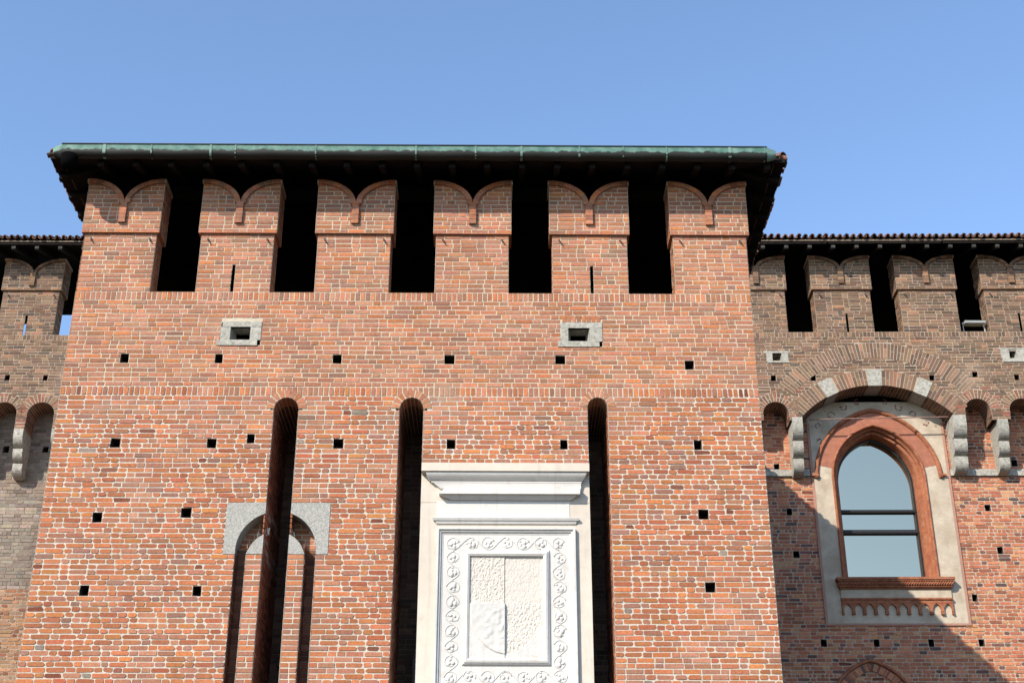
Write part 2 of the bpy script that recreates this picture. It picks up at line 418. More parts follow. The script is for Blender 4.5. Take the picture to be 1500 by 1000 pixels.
def vnoise(x, y, s=0):
    def h(i, j):
        q = math.sin(i*127.1+j*311.7+s*74.7)*43758.5453; return q-math.floor(q)
    i, j = math.floor(x), math.floor(y); fx, fy = x-i, y-j
    fx = fx*fx*(3-2*fx); fy = fy*fy*(3-2*fy)
    return (h(i, j)*(1-fx)+h(i+1, j)*fx)*(1-fy)+(h(i, j+1)*(1-fx)+h(i+1, j+1)*fx)*fy
MIXED = Style(PAL_SMOOTH[:3]+PAL_ROUGH[:4], M_WHITE, joint=.020, jit=.003, depth=.004, octo=False)
SLOT_SHADE = Style([(3, (124, 96, 82)), (2, (112, 88, 76)), (2, (136, 108, 92)), (1, (100, 82, 74))], (140, 126, 112), joint=.016, jit=.003, depth=.005)  # slot backs and soffits: shade put into the brick colour
RECESS_SHADE = Style([(3, (170, 116, 92)), (2, (154, 102, 80)), (2, (180, 128, 102)), (1, (134, 96, 78))], (176, 152, 130), joint=.016, jit=.003, depth=.005)  # inner slot reveals and grooves: brick colour with shade painted in
MIXED2 = Style(PAL_ROUGH, M_WHITE, joint=.0205, jit=.0035, depth=.006, octo=True)
def style_tower(u, v):
    top = (10.86 if -5.0 < u < 2.72 else 11.02)+.30*(vnoise(u*1.7, 4.2, 7)-.55)
    if v > top: return SMOOTH
    for a, b, t in SLOTS:                       # repaired brick jambs beside the slots
        if min(abs(u-a), abs(u-b)) < .36+.25*vnoise(u*3, v*1.5, 5) and v > 10.2: return SMOOTH
    if -4.05 < u < -2.75 and v < 8.3: return MIXED
    q = vnoise(u*.9+3, v*1.5, 2)*.65+vnoise(u*2.3, v*3.1, 9)*.35
    return ROUGH if q > .50 else (MIXED2 if q > .36 else MIXED)

w_ = Builder(); PF = plane_y(0)
masonry(w_, PF, X0, X1, rows_t, cuts_tower, style_tower)
for a, b, c, d in holes: socket(w_, PF, a, b, c, d)
SD = 1.5                                               # depth of the drawbridge slots
for k, (a, b, t) in enumerate(SLOTS):
    r = (b-a)/2; cx = (a+b)/2; zs = t-r
    rr = [q for q in rows_t if q[0] < zs-.02]
    for xx, sg in ((a, 1), (b, -1)):
        none = lambda v0, v1, wh: []
        if (k == 1 and sg == -1) or (k == 2 and sg == 1): rq = [q for q in rr if (q[0]+q[1])/2 > PANEL[2]]
        else: rq = rr
        masonry(w_, plane_x(xx, sg), 0.0, SD, rq, none, (lambda u, v: MIXED if u < .12 else RECESS_SHADE) if sg > 0 else (lambda u, v: MIXED if u < .45 else RECESS_SHADE))  # wall brick near the front, painted shade deeper in
    masonry(w_, plane_y(SD), a-.02, b+.02, [q for q in rows_t if q[0] < t], lambda v0, v1, wh: [], lambda u, v: SLOT_SHADE)
    n = 9
    voussoirs(w_, PF, cx, zs, r, r+.13, math.pi, 0, n, SMOOTH, soffit=SD, out=.009, deep=SLOT_SHADE)
# groove of the small arch: floor, sides, lower ends
GD = .30
gm = lambda u, v: RECESS_SHADE  # groove shade is painted into the brick colour
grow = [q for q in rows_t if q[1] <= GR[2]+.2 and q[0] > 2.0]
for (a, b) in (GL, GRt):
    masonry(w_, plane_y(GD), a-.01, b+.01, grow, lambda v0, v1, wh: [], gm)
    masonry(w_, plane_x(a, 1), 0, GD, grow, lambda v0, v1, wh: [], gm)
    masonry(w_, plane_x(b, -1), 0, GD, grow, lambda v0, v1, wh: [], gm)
masonry(w_, plane_y(GD), GR[0]+.05, SLOTS[0][0], [q for q in rows_t if GR[2]+.2 < q[1] and q[1] < GR[3]+.02], lambda v0, v1, wh: [], lambda u, v: SMOOTH)
masonry(w_, plane_y(GD), SLOTS[0][1], GR[1]-.05, [q for q in rows_t if GR[2]+.2 < q[1] and q[1] < GR[3]+.02], lambda v0, v1, wh: [], lambda u, v: SMOOTH)
w_.build('front_wall', tower, ROOT)
# side, back walls and inner shell
for nm, xx, sg in (('side_wall', X0, -1), ('side_wall', X1, 1)):
    s_ = Builder()
    masonry(s_, plane_x(xx, sg), 0.0, BACK, rows_between(3.0, 14.78, .0811), lambda v0, v1, wh: [], lambda u, v: MIXED)
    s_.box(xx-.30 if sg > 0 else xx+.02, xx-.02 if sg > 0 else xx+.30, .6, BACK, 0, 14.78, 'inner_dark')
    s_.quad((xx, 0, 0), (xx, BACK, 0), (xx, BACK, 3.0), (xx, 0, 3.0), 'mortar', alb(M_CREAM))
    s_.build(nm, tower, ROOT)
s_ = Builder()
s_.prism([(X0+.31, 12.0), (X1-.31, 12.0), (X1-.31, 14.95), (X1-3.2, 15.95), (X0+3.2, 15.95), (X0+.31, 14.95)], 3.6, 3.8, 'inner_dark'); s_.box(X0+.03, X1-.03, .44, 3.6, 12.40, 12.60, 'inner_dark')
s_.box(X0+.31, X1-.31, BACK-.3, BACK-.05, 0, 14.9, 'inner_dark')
s_.build('inner_floor', tower, ROOT)

def granite_block(side):
    """one half of the granite arch head: block cut by the outer groove arc, plus the inner disc piece"""
    mb = Builder(); sx = -1 if side < 0 else 1
    xe = GR[0] if side < 0 else GR[1]; xs = SLOTS[0][0] if side < 0 else SLOTS[0][1]
    pts = []
    n = 16
    xs_o = abs(xs-GC)
    a_s = math.acos(xs_o/GRO)
    arc = []
    for i in range(n+1):
        a = a_s*(1-i/n)
        arc.append((GC+sx*GRO*math.cos(a), GZO+GRO*math.sin(a)))
    arc.append((GC+sx*GRO, GR[2]))
    q = [(x, max(z, GR[2])) for x, z in arc]
    ypf, ypb = -.006, GD-.01
    for i in range(len(q)-1):
        (xa, za), (xb, zb) = q[i], q[i+1]
        mb.quad((xa, ypf, za), (xb, ypf, zb), (xb, ypf, GR[3]), (xa, ypf, GR[3]), 'granite')
        mb.quad((xa, ypf, za), (xb, ypf, zb), (xb, ypb, zb), (xa, ypb, za), 'granite')
    xl = q[-1][0]
    mb.quad((xl, ypf, GR[2]), (xe, ypf, GR[2]), (xe, ypf, GR[3]), (xl, ypf, GR[3]), 'granite')
    mb.quad((xs, ypf, q[0][1]), (xs, SD, q[0][1]), (xs, SD, GR[3]), (xs, ypf, GR[3]), 'granite')
    for z in (GR[2], GR[3]): mb.quad((xs, ypf, z), (xe, ypf, z), (xe, .03, z), (xs, .03, z), 'granite')
    mb.quad((xe, ypf, GR[2]), (xe, .03, GR[2]), (xe, .03, GR[3]), (xe, ypf, GR[3]), 'granite')
    return mb
def granite_pad(side):
    mb = Builder(); sx = -1 if side < 0 else 1
    xs = SLOTS[0][0] if side < 0 else SLOTS[0][1]
    inner = GL[1] if side < 0 else GRt[0]
    n = 10; poly = []
    for i in range(n+1):
        x = xs+(inner-xs)*i/n
        dz = max(0.0, GRI**2-(x-GC)**2); z = GZI+math.sqrt(dz)
        poly.append((x, max(z, GR[2]+.002)))
    poly += [(inner, GR[2]), (xs, GR[2])]
    mb.prism(poly, -.006, SD if False else GD-.012, 'granite')
    mb.quad((xs, GD-.012, GR[2]), (xs, SD, GR[2]), (xs, SD, poly[0][1]), (xs, GD-.012, poly[0][1]), 'granite')
    return mb
for s in (-1, 1):
    granite_block(s).build('granite_arch_block', tower, ROOT); granite_pad(s).build('granite_pad', tower, ROOT)
for xs, n in ((-3.70, 9), (-3.19, 4)):
    b = Builder()
    for i in range(n):
        x = xs+i*(.022 if n > 5 else .02); z = GZI+math.sqrt(max(0, GRI**2-(x-GC)**2))
        t = rng.uniform(-.55, .55)
        b.tube([(x, .05+rng.uniform(-.03, .05), z-.01), (x+.06*t, .03, z+.09)], .003, 'white_metal', 4)
    b.build('bird_spikes', tower, ROOT)
for k, (a, b, t) in enumerate(SLOTS[:2]):
    q = Builder(); cx = (a+b)/2+.08; y = SD-.12; zt = 7.05 if k else 7.2
    q.box(cx-.022, cx+.022, y-.02, y+.02, 2.0, zt, 'black_metal')
    for i in range(14):
        z = zt-.42-i*.28
        for s in (-1, 1): q.tube([(cx, y, z), (cx+s*.16, y, z+.15)], .010, 'black_metal', 5)
    if k:
        for i in range(3): q.tube([(cx-.15, y, zt-.02-i*.05), (cx+.15, y, zt-.02-i*.05)], .010, 'black_metal', 5)
    q.build('barbed_bar', tower, ROOT)

def loophole_frame(L, lintel, sill, y=0.0):
    mb = Builder(); a, b, c, d, i, j, e, f = L; f0 = y-.012; dp = y+.28
    m = 'stone'
    mb.box(a+lintel[0], b+lintel[1], f0, y+.05, f, d, m); mb.box(a+sill[0], b+sill[1], f0-.004, y+.05, c, e, m)
    mb.box(a, i, f0+.003, y+.05, e, f, m); mb.box(j, b, f0+.003, y+.05, e, f, m)
    k = .05
    # splayed inside
    mb.quad((i, f0, e), (i, f0, f), (i+k, dp, f), (i+k, dp, e), m); mb.quad((j, f0, e), (j, f0, f), (j-k, dp, f), (j-k, dp, e), m)
    mb.quad((i, f0, f), (j, f0, f), (j-k, dp, f), (i+k, dp, f), m); mb.quad((i, f0, e), (j, f0, e), (j-k, dp, e), (i+k, dp, e), m)
    mb.quad((i, dp+.2, e-.1), (j, dp+.2, e-.1), (j, dp+.2, f+.3), (i, dp+.2, f+.3), 'inner_dark')
    return mb
for k, L in enumerate(LOOPS):
    mb = loophole_frame(L, (.0 if k else 0.02, 0.0), (-.05, -.05))
    if k: course(mb, PF, L[3]-.0, L[3]+.115, [(L[0]+.02, L[1]-.02)], lambda u, v: SMOOTH, 'R', out=.004)
    mb.build('stone_loophole', tower, ROOT)

def merlon(parent, root, cx, hw, yf, z0, zl, zt, zv, zc, t, style, slit=None, over=.05, h=.083, roof_gap=0):
    """swallowtail merlon: brick shaft, wider brick head with two curved horns, brick coping and a little corbel"""
    a, b = cx-hw, cx+hw; P = plane_y(yf); sf = lambda u, v: style
    sh = Builder()
    sl = (slit[0]-.024, slit[0]+.024, z0, slit[1]) if slit else None
    cut = lambda v0, v1, wh: [(sl[0], sl[1])] if sl and (v0+v1)/2 < sl[3] else []
    rws = rows_between(z0, zl, h)
    masonry(sh, P, a, b, rws, cut, sf)
    masonry(sh, plane_x(b, 1), yf, yf+t, rws, lambda *q: [], sf)
    masonry(sh, plane_x(a, -1), yf, yf+t, rws, lambda *q: [], sf)
    cm = alb(style.mort)
    for v0, v1, _ in rws:
        sp = [(a, b)]
        for q in cut(v0, v1, 'm'): sp = subtract(sp, q[0]-.19, q[1]+.19)
        for p, r in sp: sh.quad((p, yf+t, v0), (r, yf+t, v0), (r, yf+t, v1), (p, yf+t, v1), 'mortar', cm)
    if sl:
        zs = max(r[1] for r in rws if (r[0]+r[1])/2 < sl[3])
        for xx, sp_ in ((sl[0], -.19), (sl[1], .19)): sh.quad((xx, yf-.0, z0), (xx+sp_, yf+t, z0), (xx+sp_, yf+t, zs), (xx, yf, zs), 'hole')
        sh.quad((sl[0], yf, zs), (sl[1], yf, zs), (sl[1]+.19, yf+t, zs), (sl[0]-.19, yf+t, zs), 'hole')
    so_ = sh.build('merlon', parent, root)
    # head
    hd = Builder(); A, B = a-over, b+over; F = yf-over; Bk = yf+t+over; W = (B-A)/2; TH = .085*(zt-zl)/1.04+.005
    def top(x):                                     # outer curve of the horns
        s = min(1.0, max(0.0, abs(x-cx)/W)); k = 1-s
        return zv+(zt-zv)*math.sqrt(max(0.0, 1-k*k))
    def xat(z):                                     # half-width blocked by the notch at height z (coping underside)
        zz = z+TH
        if zz <= zv: return 0.0
        s = min(1.0, (zz-zv)/(zt-zv)); return W*(1-math.sqrt(max(0.0, 1-s*s)))
    hr = rows_between(zl, zt-TH*.6, h*.96)
    def hcut(v0, v1, wh):
        x = xat(v0 if wh == 'b' else v0-.02)
        return [(cx-x, cx+x)] if x > 0.004 else []
    masonry(hd, plane_y(F), A, B, hr, hcut, sf)
    sr = rows_between(zl, zt-.02, h*.96)
    masonry(hd, plane_x(B, 1), F, Bk, sr, lambda *q: [], sf); masonry(hd, plane_x(A, -1), F, Bk, sr, lambda *q: [], sf)
    hd.quad((A, F, zl), (B, F, zl), (B, Bk, zl), (A, Bk, zl), 'brick', alb(pick(style.pal)))
    hd.quad((A, F-.002, zl-.001), (B, F-.002, zl-.001), (B, F-.002, zl+.012), (A, F-.002, zl+.012), 'brick', alb(pick(style.pal)))
    N = 24
    xs = [A+(B-A)*i/N for i in range(N+1)]
    for i in range(N): hd.quad((xs[i], Bk, zl), (xs[i+1], Bk, zl), (xs[i+1], Bk, top(xs[i+1])), (xs[i], Bk, top(xs[i])), 'mortar', cm)
    ho = hd.build('merlon_head', so_, root)
    # coping bricks along the two curves
    cp = Builder(); nseg = 7
    for s in (-1, 1):
        cen = (cx+s*W, zv); rx, rz = W, zt-zv
        pt = lambda f, ang: (cen[0]-s*(rx+f)*math.cos(ang), cen[1]+(rz+f*.9)*math.sin(ang))
        # ang 0 at the notch, pi/2 at the outer top
        for i in range(nseg):
            a0, a1 = (math.pi/2)*(i+.02)/nseg, (math.pi/2)*(i+.98)/nseg
            c = alb(pick(style.pal))
            for q in range(2):
                b0, b1 = a0+(a1-a0)*q/2, a0+(a1-a0)*(q+1)/2
                p = [pt(-TH, b0), pt(0, b0), pt(0, b1), pt(-TH, b1)]
                y0, y1 = F-.038, Bk+.03
                f = [(x, y0, z) for x, z in p]+[(x, y1, z) for x, z in p]
                cp.hexa(f, 'brick', c)
            m0, m1 = pt(-TH+.006, a1), pt(-.006, a1); n0, n1 = pt(-TH+.006, a1+.035), pt(-.006, a1+.035)
            cp.hexa([(x, F-.032, z) for x, z in (m0, m1, n1, n0)]+[(x, Bk, z) for x, z in (m0, m1, n1, n0)], 'mortar', cm)
    cp.build('coping', so_, root)
    cb = Builder(); k = 5; zz = zv+.02; hwc = .058*hw/.61
    for i in range(k):
        q0, q1 = zz-(zz-zc)*i/k, zz-(zz-zc)*(i+1)/k
        cb.box(cx-hwc, cx+hwc, F-.050, F+.02, q1+.005, q0-.004, 'brick', alb(pick(style.pal)))
    cb.box(cx-hwc+.006, cx+hwc-.006, F-.044, F+.02, zc+.006, zz, 'mortar', cm)
    cb.build('corbel', so_, root)
    for x in (a+.11, b-.12):
        hk = Builder(); zz = zl-.09
        hk.tube([(x, yf+.03, zz), (x+.006, yf-.02, zz-.01), (x+.02, yf-.032, zz-.05), (x+.045, yf-.026, zz-.085), (x+.07, yf-.03, zz-.08)], [.016, .015, .012, .009, .005], 'iron', 5)
        hk.build('iron_hook', so_, root)
    return so_

for k, (a, b) in enumerate([(-6.995, -5.79), (-5.048, -3.83), (-3.103, -1.885), (-1.13, .085), (.811, 2.06), (2.83, 4.06)]):
    merlon(tower, ROOT, (a+b)/2, (b-a)/2, 0.0, 12.722, 13.815, 14.85, 14.375, 13.985, .40, SMOOTH,
           slit=(-4.455, 13.26) if k == 1 else ((1.457, 13.26) if k == 4 else None), over=.045)
pr = Builder()                                        # top of the parapet between the merlons
for a, b in ((-5.79, -5.048), (-3.83, -3.103), (-1.885, -1.13), (.085, .811), (2.06, 2.83)):
    pr = Builder(); pr.quad((a, 0, 12.72), (b, 0, 12.72), (b, .46, 12.72), (a, .46, 12.72), 'mortar', alb(M_CREAM)); pr.build('parapet_top', tower, ROOT)

# ---- roofs: half-round tiles, boards and rafters
TILE = [(160, 116, 96), (146, 102, 84), (134, 96, 82), (176, 134, 112), (118, 92, 80), (104, 88, 78)]
def tile_half(mb, base, axis, side, upv, r, ln, conv, col, th=.016, n=6):
    """half-round clay tile: base = middle of its lower end, axis = up the slope, conv +1 hump, -1 pan"""
    axis = Vector(axis); side = Vector(side); upv = Vector(upv); base = Vector(base); vs = []
    for e, rr in ((0, r), (ln, r*.82)):
        for q in (rr, rr-th):
            for i in range(n+1):
                t = math.pi*i/n
                vs.append(tuple(base+axis*e+side*(q*math.cos(t))+upv*(conv*q*math.sin(t))))
    k = n+1; fs = []
    for i in range(n):
        fs += [(i, i+1, 2*k+i+1, 2*k+i), (k+i, 3*k+i, 3*k+i+1, k+i+1), (i, k+i, k+i+1, i+1), (2*k+i, 2*k+i+1, 3*k+i+1, 3*k+i)]
    fs += [(0, 2*k, 3*k, k), (n, k+n, 3*k+n, 2*k+n)]
    mb.add(vs, fs, 'tile', col)
def tile_edge(mb, p0, p1, inward, slope, pitch, rows=3, ln=.42, rr=random.Random(3)):
    p0 = Vector(p0); p1 = Vector(p1); d = (p1-p0); L = d.length; d.normalize()
    inward = Vector(inward); ax = (inward*math.cos(slope)+Vector((0, 0, 1))*math.sin(slope)); upv = (Vector((0, 0, 1))*math.cos(slope)-inward*math.sin(slope))
    n = int(L/pitch)
    for i in range(n+1):
        for k in range(rows):
            for conv, off, lift in ((-1, 0.0, .055), (1, .5, .045)):
                s = (i+off)*pitch
                if s > L: continue
                room = min(s, L-s)+.10
                if k*ln*.8+ln*.5 > room and k: continue
                lk = ln if k else min(ln, max(.14, room))
                j = rr.uniform(-.03, .02) if k == 0 else rr.uniform(-.012, .012)
                c = rr.choice(TILE); f = rr.uniform(.75, 1.05)
                b = p0+d*(s+rr.uniform(-.008, .008))+ax*(j+k*ln*.8)+upv*(lift+.012*(k == 0)+rr.uniform(-.006, .01))
                tile_half(mb, b, (ax+d*rr.uniform(-.03, .03)).normalized(), d, upv, pitch*.36, lk, conv, alb(tuple(x*f for x in c), .62))

EX0, EX1, EY0, EY1, EZ = -7.55, 4.69, -.62, 9.38, 14.885
SL = R(19)
rf = Builder()
my = (EY0+EY1)/2; rise = (my-EY0)*math.tan(SL); ra, rb = EX0+(my-EY0), EX1-(my-EY0)
low = [(EX0, EY0, EZ), (EX1, EY0, EZ), (EX1, EY1, EZ), (EX0, EY1, EZ)]; rid = [(ra, my, EZ+rise), (rb, my, EZ+rise)]
for dz, mt in ((0, 'dark_wood'), (.05, 'tile')):
    L4 = [(x, y, z+dz) for x, y, z in low]; R2 = [(x, y, z+dz) for x, y, z in rid]; c = alb((150, 98, 78), .5)
    rf.quad(L4[0], L4[1], R2[1], R2[0], mt, c); rf.quad(L4[3], L4[2], R2[1], R2[0], mt, c)
    rf.add([L4[0], R2[0], L4[3]], [(0, 1, 2)], mt, c); rf.add([L4[1], R2[1], L4[2]], [(0, 1, 2)], mt, c)
for i in range(4):
    p, q = low[i], low[(i+1) % 4]
    rf.quad(p, q, (q[0], q[1], q[2]+.05), (p[0], p[1], p[2]+.05), 'dark_wood')
roof = rf.build('roof', tower, ROOT)
te = Builder()
for xa, xb in ((EX0-.01, EX0+.16), (EX1-.16, EX1+.01)): te.box(xa, xb, EY0+.02, EY1, EZ+.051, EZ+.105, 'mortar', alb((150, 120, 100)))
tile_edge(te, (EX0-.03, EY0+.02, EZ+.03), (EX0-.03, EY1-.05, EZ+.03), (1, 0, 0), SL, .155)
tile_edge(te, (EX1+.03, EY0+.02, EZ+.03), (EX1+.03, EY1-.05, EZ+.03), (-1, 0, 0), SL, .155)
tile_edge(te, (EX0+.1, EY0-.02, EZ+.03), (EX1-.05, EY0-.02, EZ+.03), (0, 1, 0), SL, .2, rows=2)
te.build('roof_tiles', roof, ROOT)
for sx, xx in ((1, EX0), (-1, EX1)):
    hp = Builder(); dv = Vector((sx, 1, math.tan(SL))).normalized(); sd_ = Vector((-sx*1, 1, 0)).normalized(); un = dv.cross(sd_)*(1 if dv.cross(sd_).z > 0 else -1)
    for k in range(1):
        b = Vector((xx+sx*.01, EY0+.01, EZ+.10))+dv*(k*.36)
        tile_half(hp, b, dv, sd_, un, .10, .45, 1, alb(rng.choice(TILE), .6), n=8)
    hp.build('hip_tiles', roof, ROOT)
rr_ = Builder()
for i in range(21):
    x = EX0+.25+i*.585
    if x > EX1-.1: break
    yy0, yy1 = EY0+.03, EY0+min(3.6, x-EX0, EX1-x); z0, z1 = EZ-.005, EZ-.005+(yy1-yy0)*math.tan(SL)
    rr_.hexa([(x-.05, yy0, z0-.11), (x+.05, yy0, z0-.11), (x+.05, yy0, z0), (x-.05, yy0, z0), (x-.05, yy1, z1-.11), (x+.05, yy1, z1-.11), (x+.05, yy1, z1), (x-.05, yy1, z1)], 'dark_wood')
rr_.box(X0, X1, .50, .66, 14.86, 15.06, 'dark_wood')
for sx, xe in ((1, EX0), (-1, EX1)):
    for i in range(16):
        y = EY0+.5+i*.6; x0, x1 = xe+sx*.03, xe+sx*1.2; z0 = EZ-.006; z1 = z0+1.17*math.tan(SL)
        if y > EY1-.1: break
        rr_.hexa([(x0, y-.05, z0-.11), (x0, y+.05, z0-.11), (x0, y+.05, z0), (x0, y-.05, z0), (x1, y-.05, z1-.11), (x1, y+.05, z1-.11), (x1, y+.05, z1), (x1, y-.05, z1)], 'dark_wood')
rr_.build('rafters', roof, ROOT)
# gutter
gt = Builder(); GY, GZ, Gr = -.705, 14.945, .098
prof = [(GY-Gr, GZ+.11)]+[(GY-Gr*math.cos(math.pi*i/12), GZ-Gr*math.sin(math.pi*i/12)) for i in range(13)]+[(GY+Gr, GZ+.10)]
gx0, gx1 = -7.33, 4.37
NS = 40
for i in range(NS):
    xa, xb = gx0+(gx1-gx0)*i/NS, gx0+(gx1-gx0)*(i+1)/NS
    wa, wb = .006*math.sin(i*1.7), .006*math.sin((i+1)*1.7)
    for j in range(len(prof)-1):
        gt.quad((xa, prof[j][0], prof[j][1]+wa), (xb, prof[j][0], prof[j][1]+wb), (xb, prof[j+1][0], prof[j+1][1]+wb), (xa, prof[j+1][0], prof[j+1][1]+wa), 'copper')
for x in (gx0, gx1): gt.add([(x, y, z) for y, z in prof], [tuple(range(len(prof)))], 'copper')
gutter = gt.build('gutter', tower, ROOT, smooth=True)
rm = Builder(); rm.tube([(gx0, GY-Gr-.004, GZ+.118), (gx1, GY-Gr-.004, GZ+.118)], .013, 'dark_copper', 6); rm.build('gutter_rim', gutter, ROOT)
for x in (-6.62, -5.84, -4.86, -4.45, -3.12, -1.46, -.47, .29, 1.25, 1.98, 2.7, 3.75, 4.33):
    st = Builder(); wdt = rng.choice((.012, .018, .026))
    for j in range(10):
        (ya, za), (yb, zb) = prof[j], prof[j+1]; o = .008
        f = lambda y, z: (y-(o if y < GY else -o*0)-0, z-(o if z < GZ-.02 else 0))
        p, q = f(ya, za), f(yb, zb)
        st.quad((x-wdt, p[0], p[1]), (x+wdt, p[0], p[1]), (x+wdt, q[0], q[1]), (x-wdt, q[0], q[1]), rng.choice(('pale_copper', 'copper')))
    st.build('gutter_strap', gutter, ROOT)
ot = Builder()  # added stub to cast a shadow on the first merlon, blackened to go unseen
ot.tube([(-7.20, GY, GZ-.06), (-7.20, GY, GZ-.20), (-7.20, GY, GZ-.27), (-7.20, GY, GZ-.30)], [.14, .14, .11, .05], 'stub_black', 12)
ot.build('shadow_stub', gutter, ROOT, smooth=True)
for s, x in ((-1, gx0), (1, gx1)):
    en = Builder(); ring0 = [(x, y, z) for y, z in prof]; ring1 = [(x+s*.16, GY+(y-GY)*.75+.05, GZ+(z-GZ)*.55+.03) for y, z in prof]
    n = len(prof); en.add(ring0+ring1, [(i, i+1, n+i+1, n+i) for i in range(n-1)]+[tuple(range(n, 2*n))], 'pale_copper' if s > 0 else 'copper'); en.build('gutter_end', gutter, ROOT)

# ================================================================== MARBLE RELIEF
MR = (.045, 0, 3.0)
rel = thing('marble_relief', MR, 'white marble panel with worn coat of arms in a scroll border between two slots', 'relief')
sb = Builder()
sb.box(-1.247, 1.332, -.012, 1.1, 3.0, 9.088, 'cream_marble')
sb.box(-1.247, 1.332, -.016, 1.1, 9.09, PANEL[2]+.004, 'cream_marble')
sb.build('slab', rel, MR)
cn = Builder()
cn.box(-1.24, 1.325, -.20, -.013, 9.535, 9.668, 'cream_marble')
def taper(mb, z0, y0, xa0, xb0, z1, y1, xa1, xb1, mat='marble', yb=-.014):
    mb.hexa([(xa0, y0, z0), (xb0, y0, z0), (xb0, yb, z0), (xa0, yb, z0), (xa1, y1, z1), (xb1, y1, z1), (xb1, yb, z1), (xa1, yb, z1)], mat)
N = 7
for i in range(N):                                  # ovolo under the corona
    t0, t1 = i/N, (i+1)/N
    f = lambda t: math.sin(t*math.pi/2)
    g_ = lambda t: .175-.075*(1-math.cos(t*math.pi/2))
    taper(cn, 9.528-.11*t0, -g_(t0), -1.18+.06*t0, 1.29-.06*t0, 9.528-.11*t1, -g_(t1), -1.18+.06*t1, 1.29-.06*t1)
cn.box(-1.09, 1.21, -.085, -.014, 9.39, 9.415, 'marble')
taper(cn, 9.388, -.080, -1.06, 1.20, 9.30, -.06, -.95, 1.20)
poly = [(-.86, 9.30), (1.19, 9.30), (1.175, 9.185), (-.965, 9.185)]
cn.prism(poly, -.15, -.014, 'marble')
taper(cn, 9.183, -.11, -.93, 1.13, 9.12, -.05, -.78, 1.05)
cn.build('cornice', rel, MR)
fp = Builder(); fp.box(-1.0, 1.02, -.020, -.011, 8.84, 9.115, 'marble'); fp.build('frieze_panel', rel, MR)
sg = Builder()
taper(sg, 8.825, -.075, -1.06, 1.165, 8.79, -.060, -1.045, 1.15); taper(sg, 8.788, -.050, -1.02, 1.13, 8.745, -.032, -1.0, 1.11)
sg.build('string_moulding', rel, MR)
def picture_frame(mb, o, i, yo, yi, mat='marble'):   # o,i = (x0,x1,z0,z1) outer and inner edges with their depths
    po = [(o[0], yo, o[2]), (o[1], yo, o[2]), (o[1], yo, o[3]), (o[0], yo, o[3])]
    pi = [(i[0], yi, i[2]), (i[1], yi, i[2]), (i[1], yi, i[3]), (i[0], yi, i[3])]
    for k in range(4): mb.quad(po[k], po[(k+1) % 4], pi[(k+1) % 4], pi[k], mat)
def nested(mb, rects):                               # list of ((x0,x1,z0,z1), y) from outside in
    for (a, ya), (b, yb) in zip(rects, rects[1:]): picture_frame(mb, a, b, ya, yb)
of = Builder()
def inset(r, d): return (r[0]+d, r[1]-d, r[2]+d, r[3]-d)
O = (-.985, 1.10, 6.18, 8.675)
nested(of, [(O, -.012), (O, -.078), (inset(O, .030), -.078), (inset(O, .038), -.052), (inset(O, .062), -.050), (inset(O, .070), -.026), (inset(O, .094), -.024), (inset(O, .104), -.0125)])
of.build('outer_frame', rel, MR)
I = (-.585, .715, 6.595, 8.335)
fl = Builder(); fr = inset(O, .100); picture_frame(fl, fr, inset(I, .05), -.0165, -.0165)
frieze = fl.build('scroll_frieze', rel, MR)
inf = Builder()
nested(inf, [(I, -.014), (inset(I, .022), -.050), (inset(I, .034), -.050), (inset(I, .040), -.066), (inset(I, .070), -.075), (inset(I, .100), -.060), (inset(I, .108), -.0135)])
inf.build('inner_frame', rel, MR)
def roundel(cx, cz, flip, kind):
    mb = Builder(); r = .098*rng.uniform(.88, 1.04); y = -.0185; n = 16; cx += rng.uniform(-.008, .008); cz += rng.uniform(-.01, .01)
    a0 = rng.uniform(0, 6.28) if kind == 2 else (math.pi*.9 if flip > 0 else math.pi*.1)
    pts = [(cx+r*(1-.25*i/n*(i > n*.7))*math.cos(a0-flip*i/n*5.2), y, cz+r*(1-.25*i/n*(i > n*.7))*math.sin(a0-flip*i/n*5.2)) for i in range(n+1)]
    mb.tube(pts, [.0065*rng.uniform(.8, 1.15) for _ in range(n-2)]+[.006, .005, .003], 'marble', 6)
    for k in range(3):
        t = rng.uniform(0, 6.28) if k == 0 else t+2.1
        mb.ball((cx+.035*math.cos(t), y+.002, cz+.035*math.sin(t)-.01), rng.uniform(.018, .036), 'marble', (1, .6, rng.uniform(.8, 1.5)), 8, 5)
    for k in range(2):
        t = rng.uniform(0, 6.28)
        mb.ball((cx+.066*math.cos(t), y+.004, cz+.066*math.sin(t)), .022, 'marble', (1.2, .5, .9), 6, 4)
    return mb
cs = []
xs = [-.735+i*(.85+.735)/6 for i in range(7)]; zs_ = [8.435-i*(8.435-6.43)/9 for i in range(10)]
zs_ = [8.435-(8.435-6.43)*i/9 for i in range(10)]
path = [(x, 8.437) for x in xs]+[(.85, z) for z in zs_[1:]]+[(x, 6.43) for x in xs[::-1][1:]]+[(-.735, z) for z in zs_[::-1][1:-1]]
for k, (cx, cz) in enumerate(path):
    roundel(cx, cz, 1 if k % 2 else -1, k % 3).build('leaf_roundel', frieze, MR, smooth=True)
vn = Builder()
for k in range(len(path)):
    (ax, az), (bx, bz) = path[k], path[(k+1) % len(path)]
    d = Vector((bx-ax, 0, bz-az)); p = Vector((-d.z, 0, d.x)).normalized(); s = 1 if k % 2 else -1
    a = Vector((ax, -.0185, az)); pts = []
    for i in range(9):
        t = i/8; pts.append(tuple(a+d*t+p*(s*.098*math.cos(math.pi*t))))
    vn.tube(pts, .0065, 'marble', 6)
vn.build('vine_stem', frieze, MR, smooth=True)
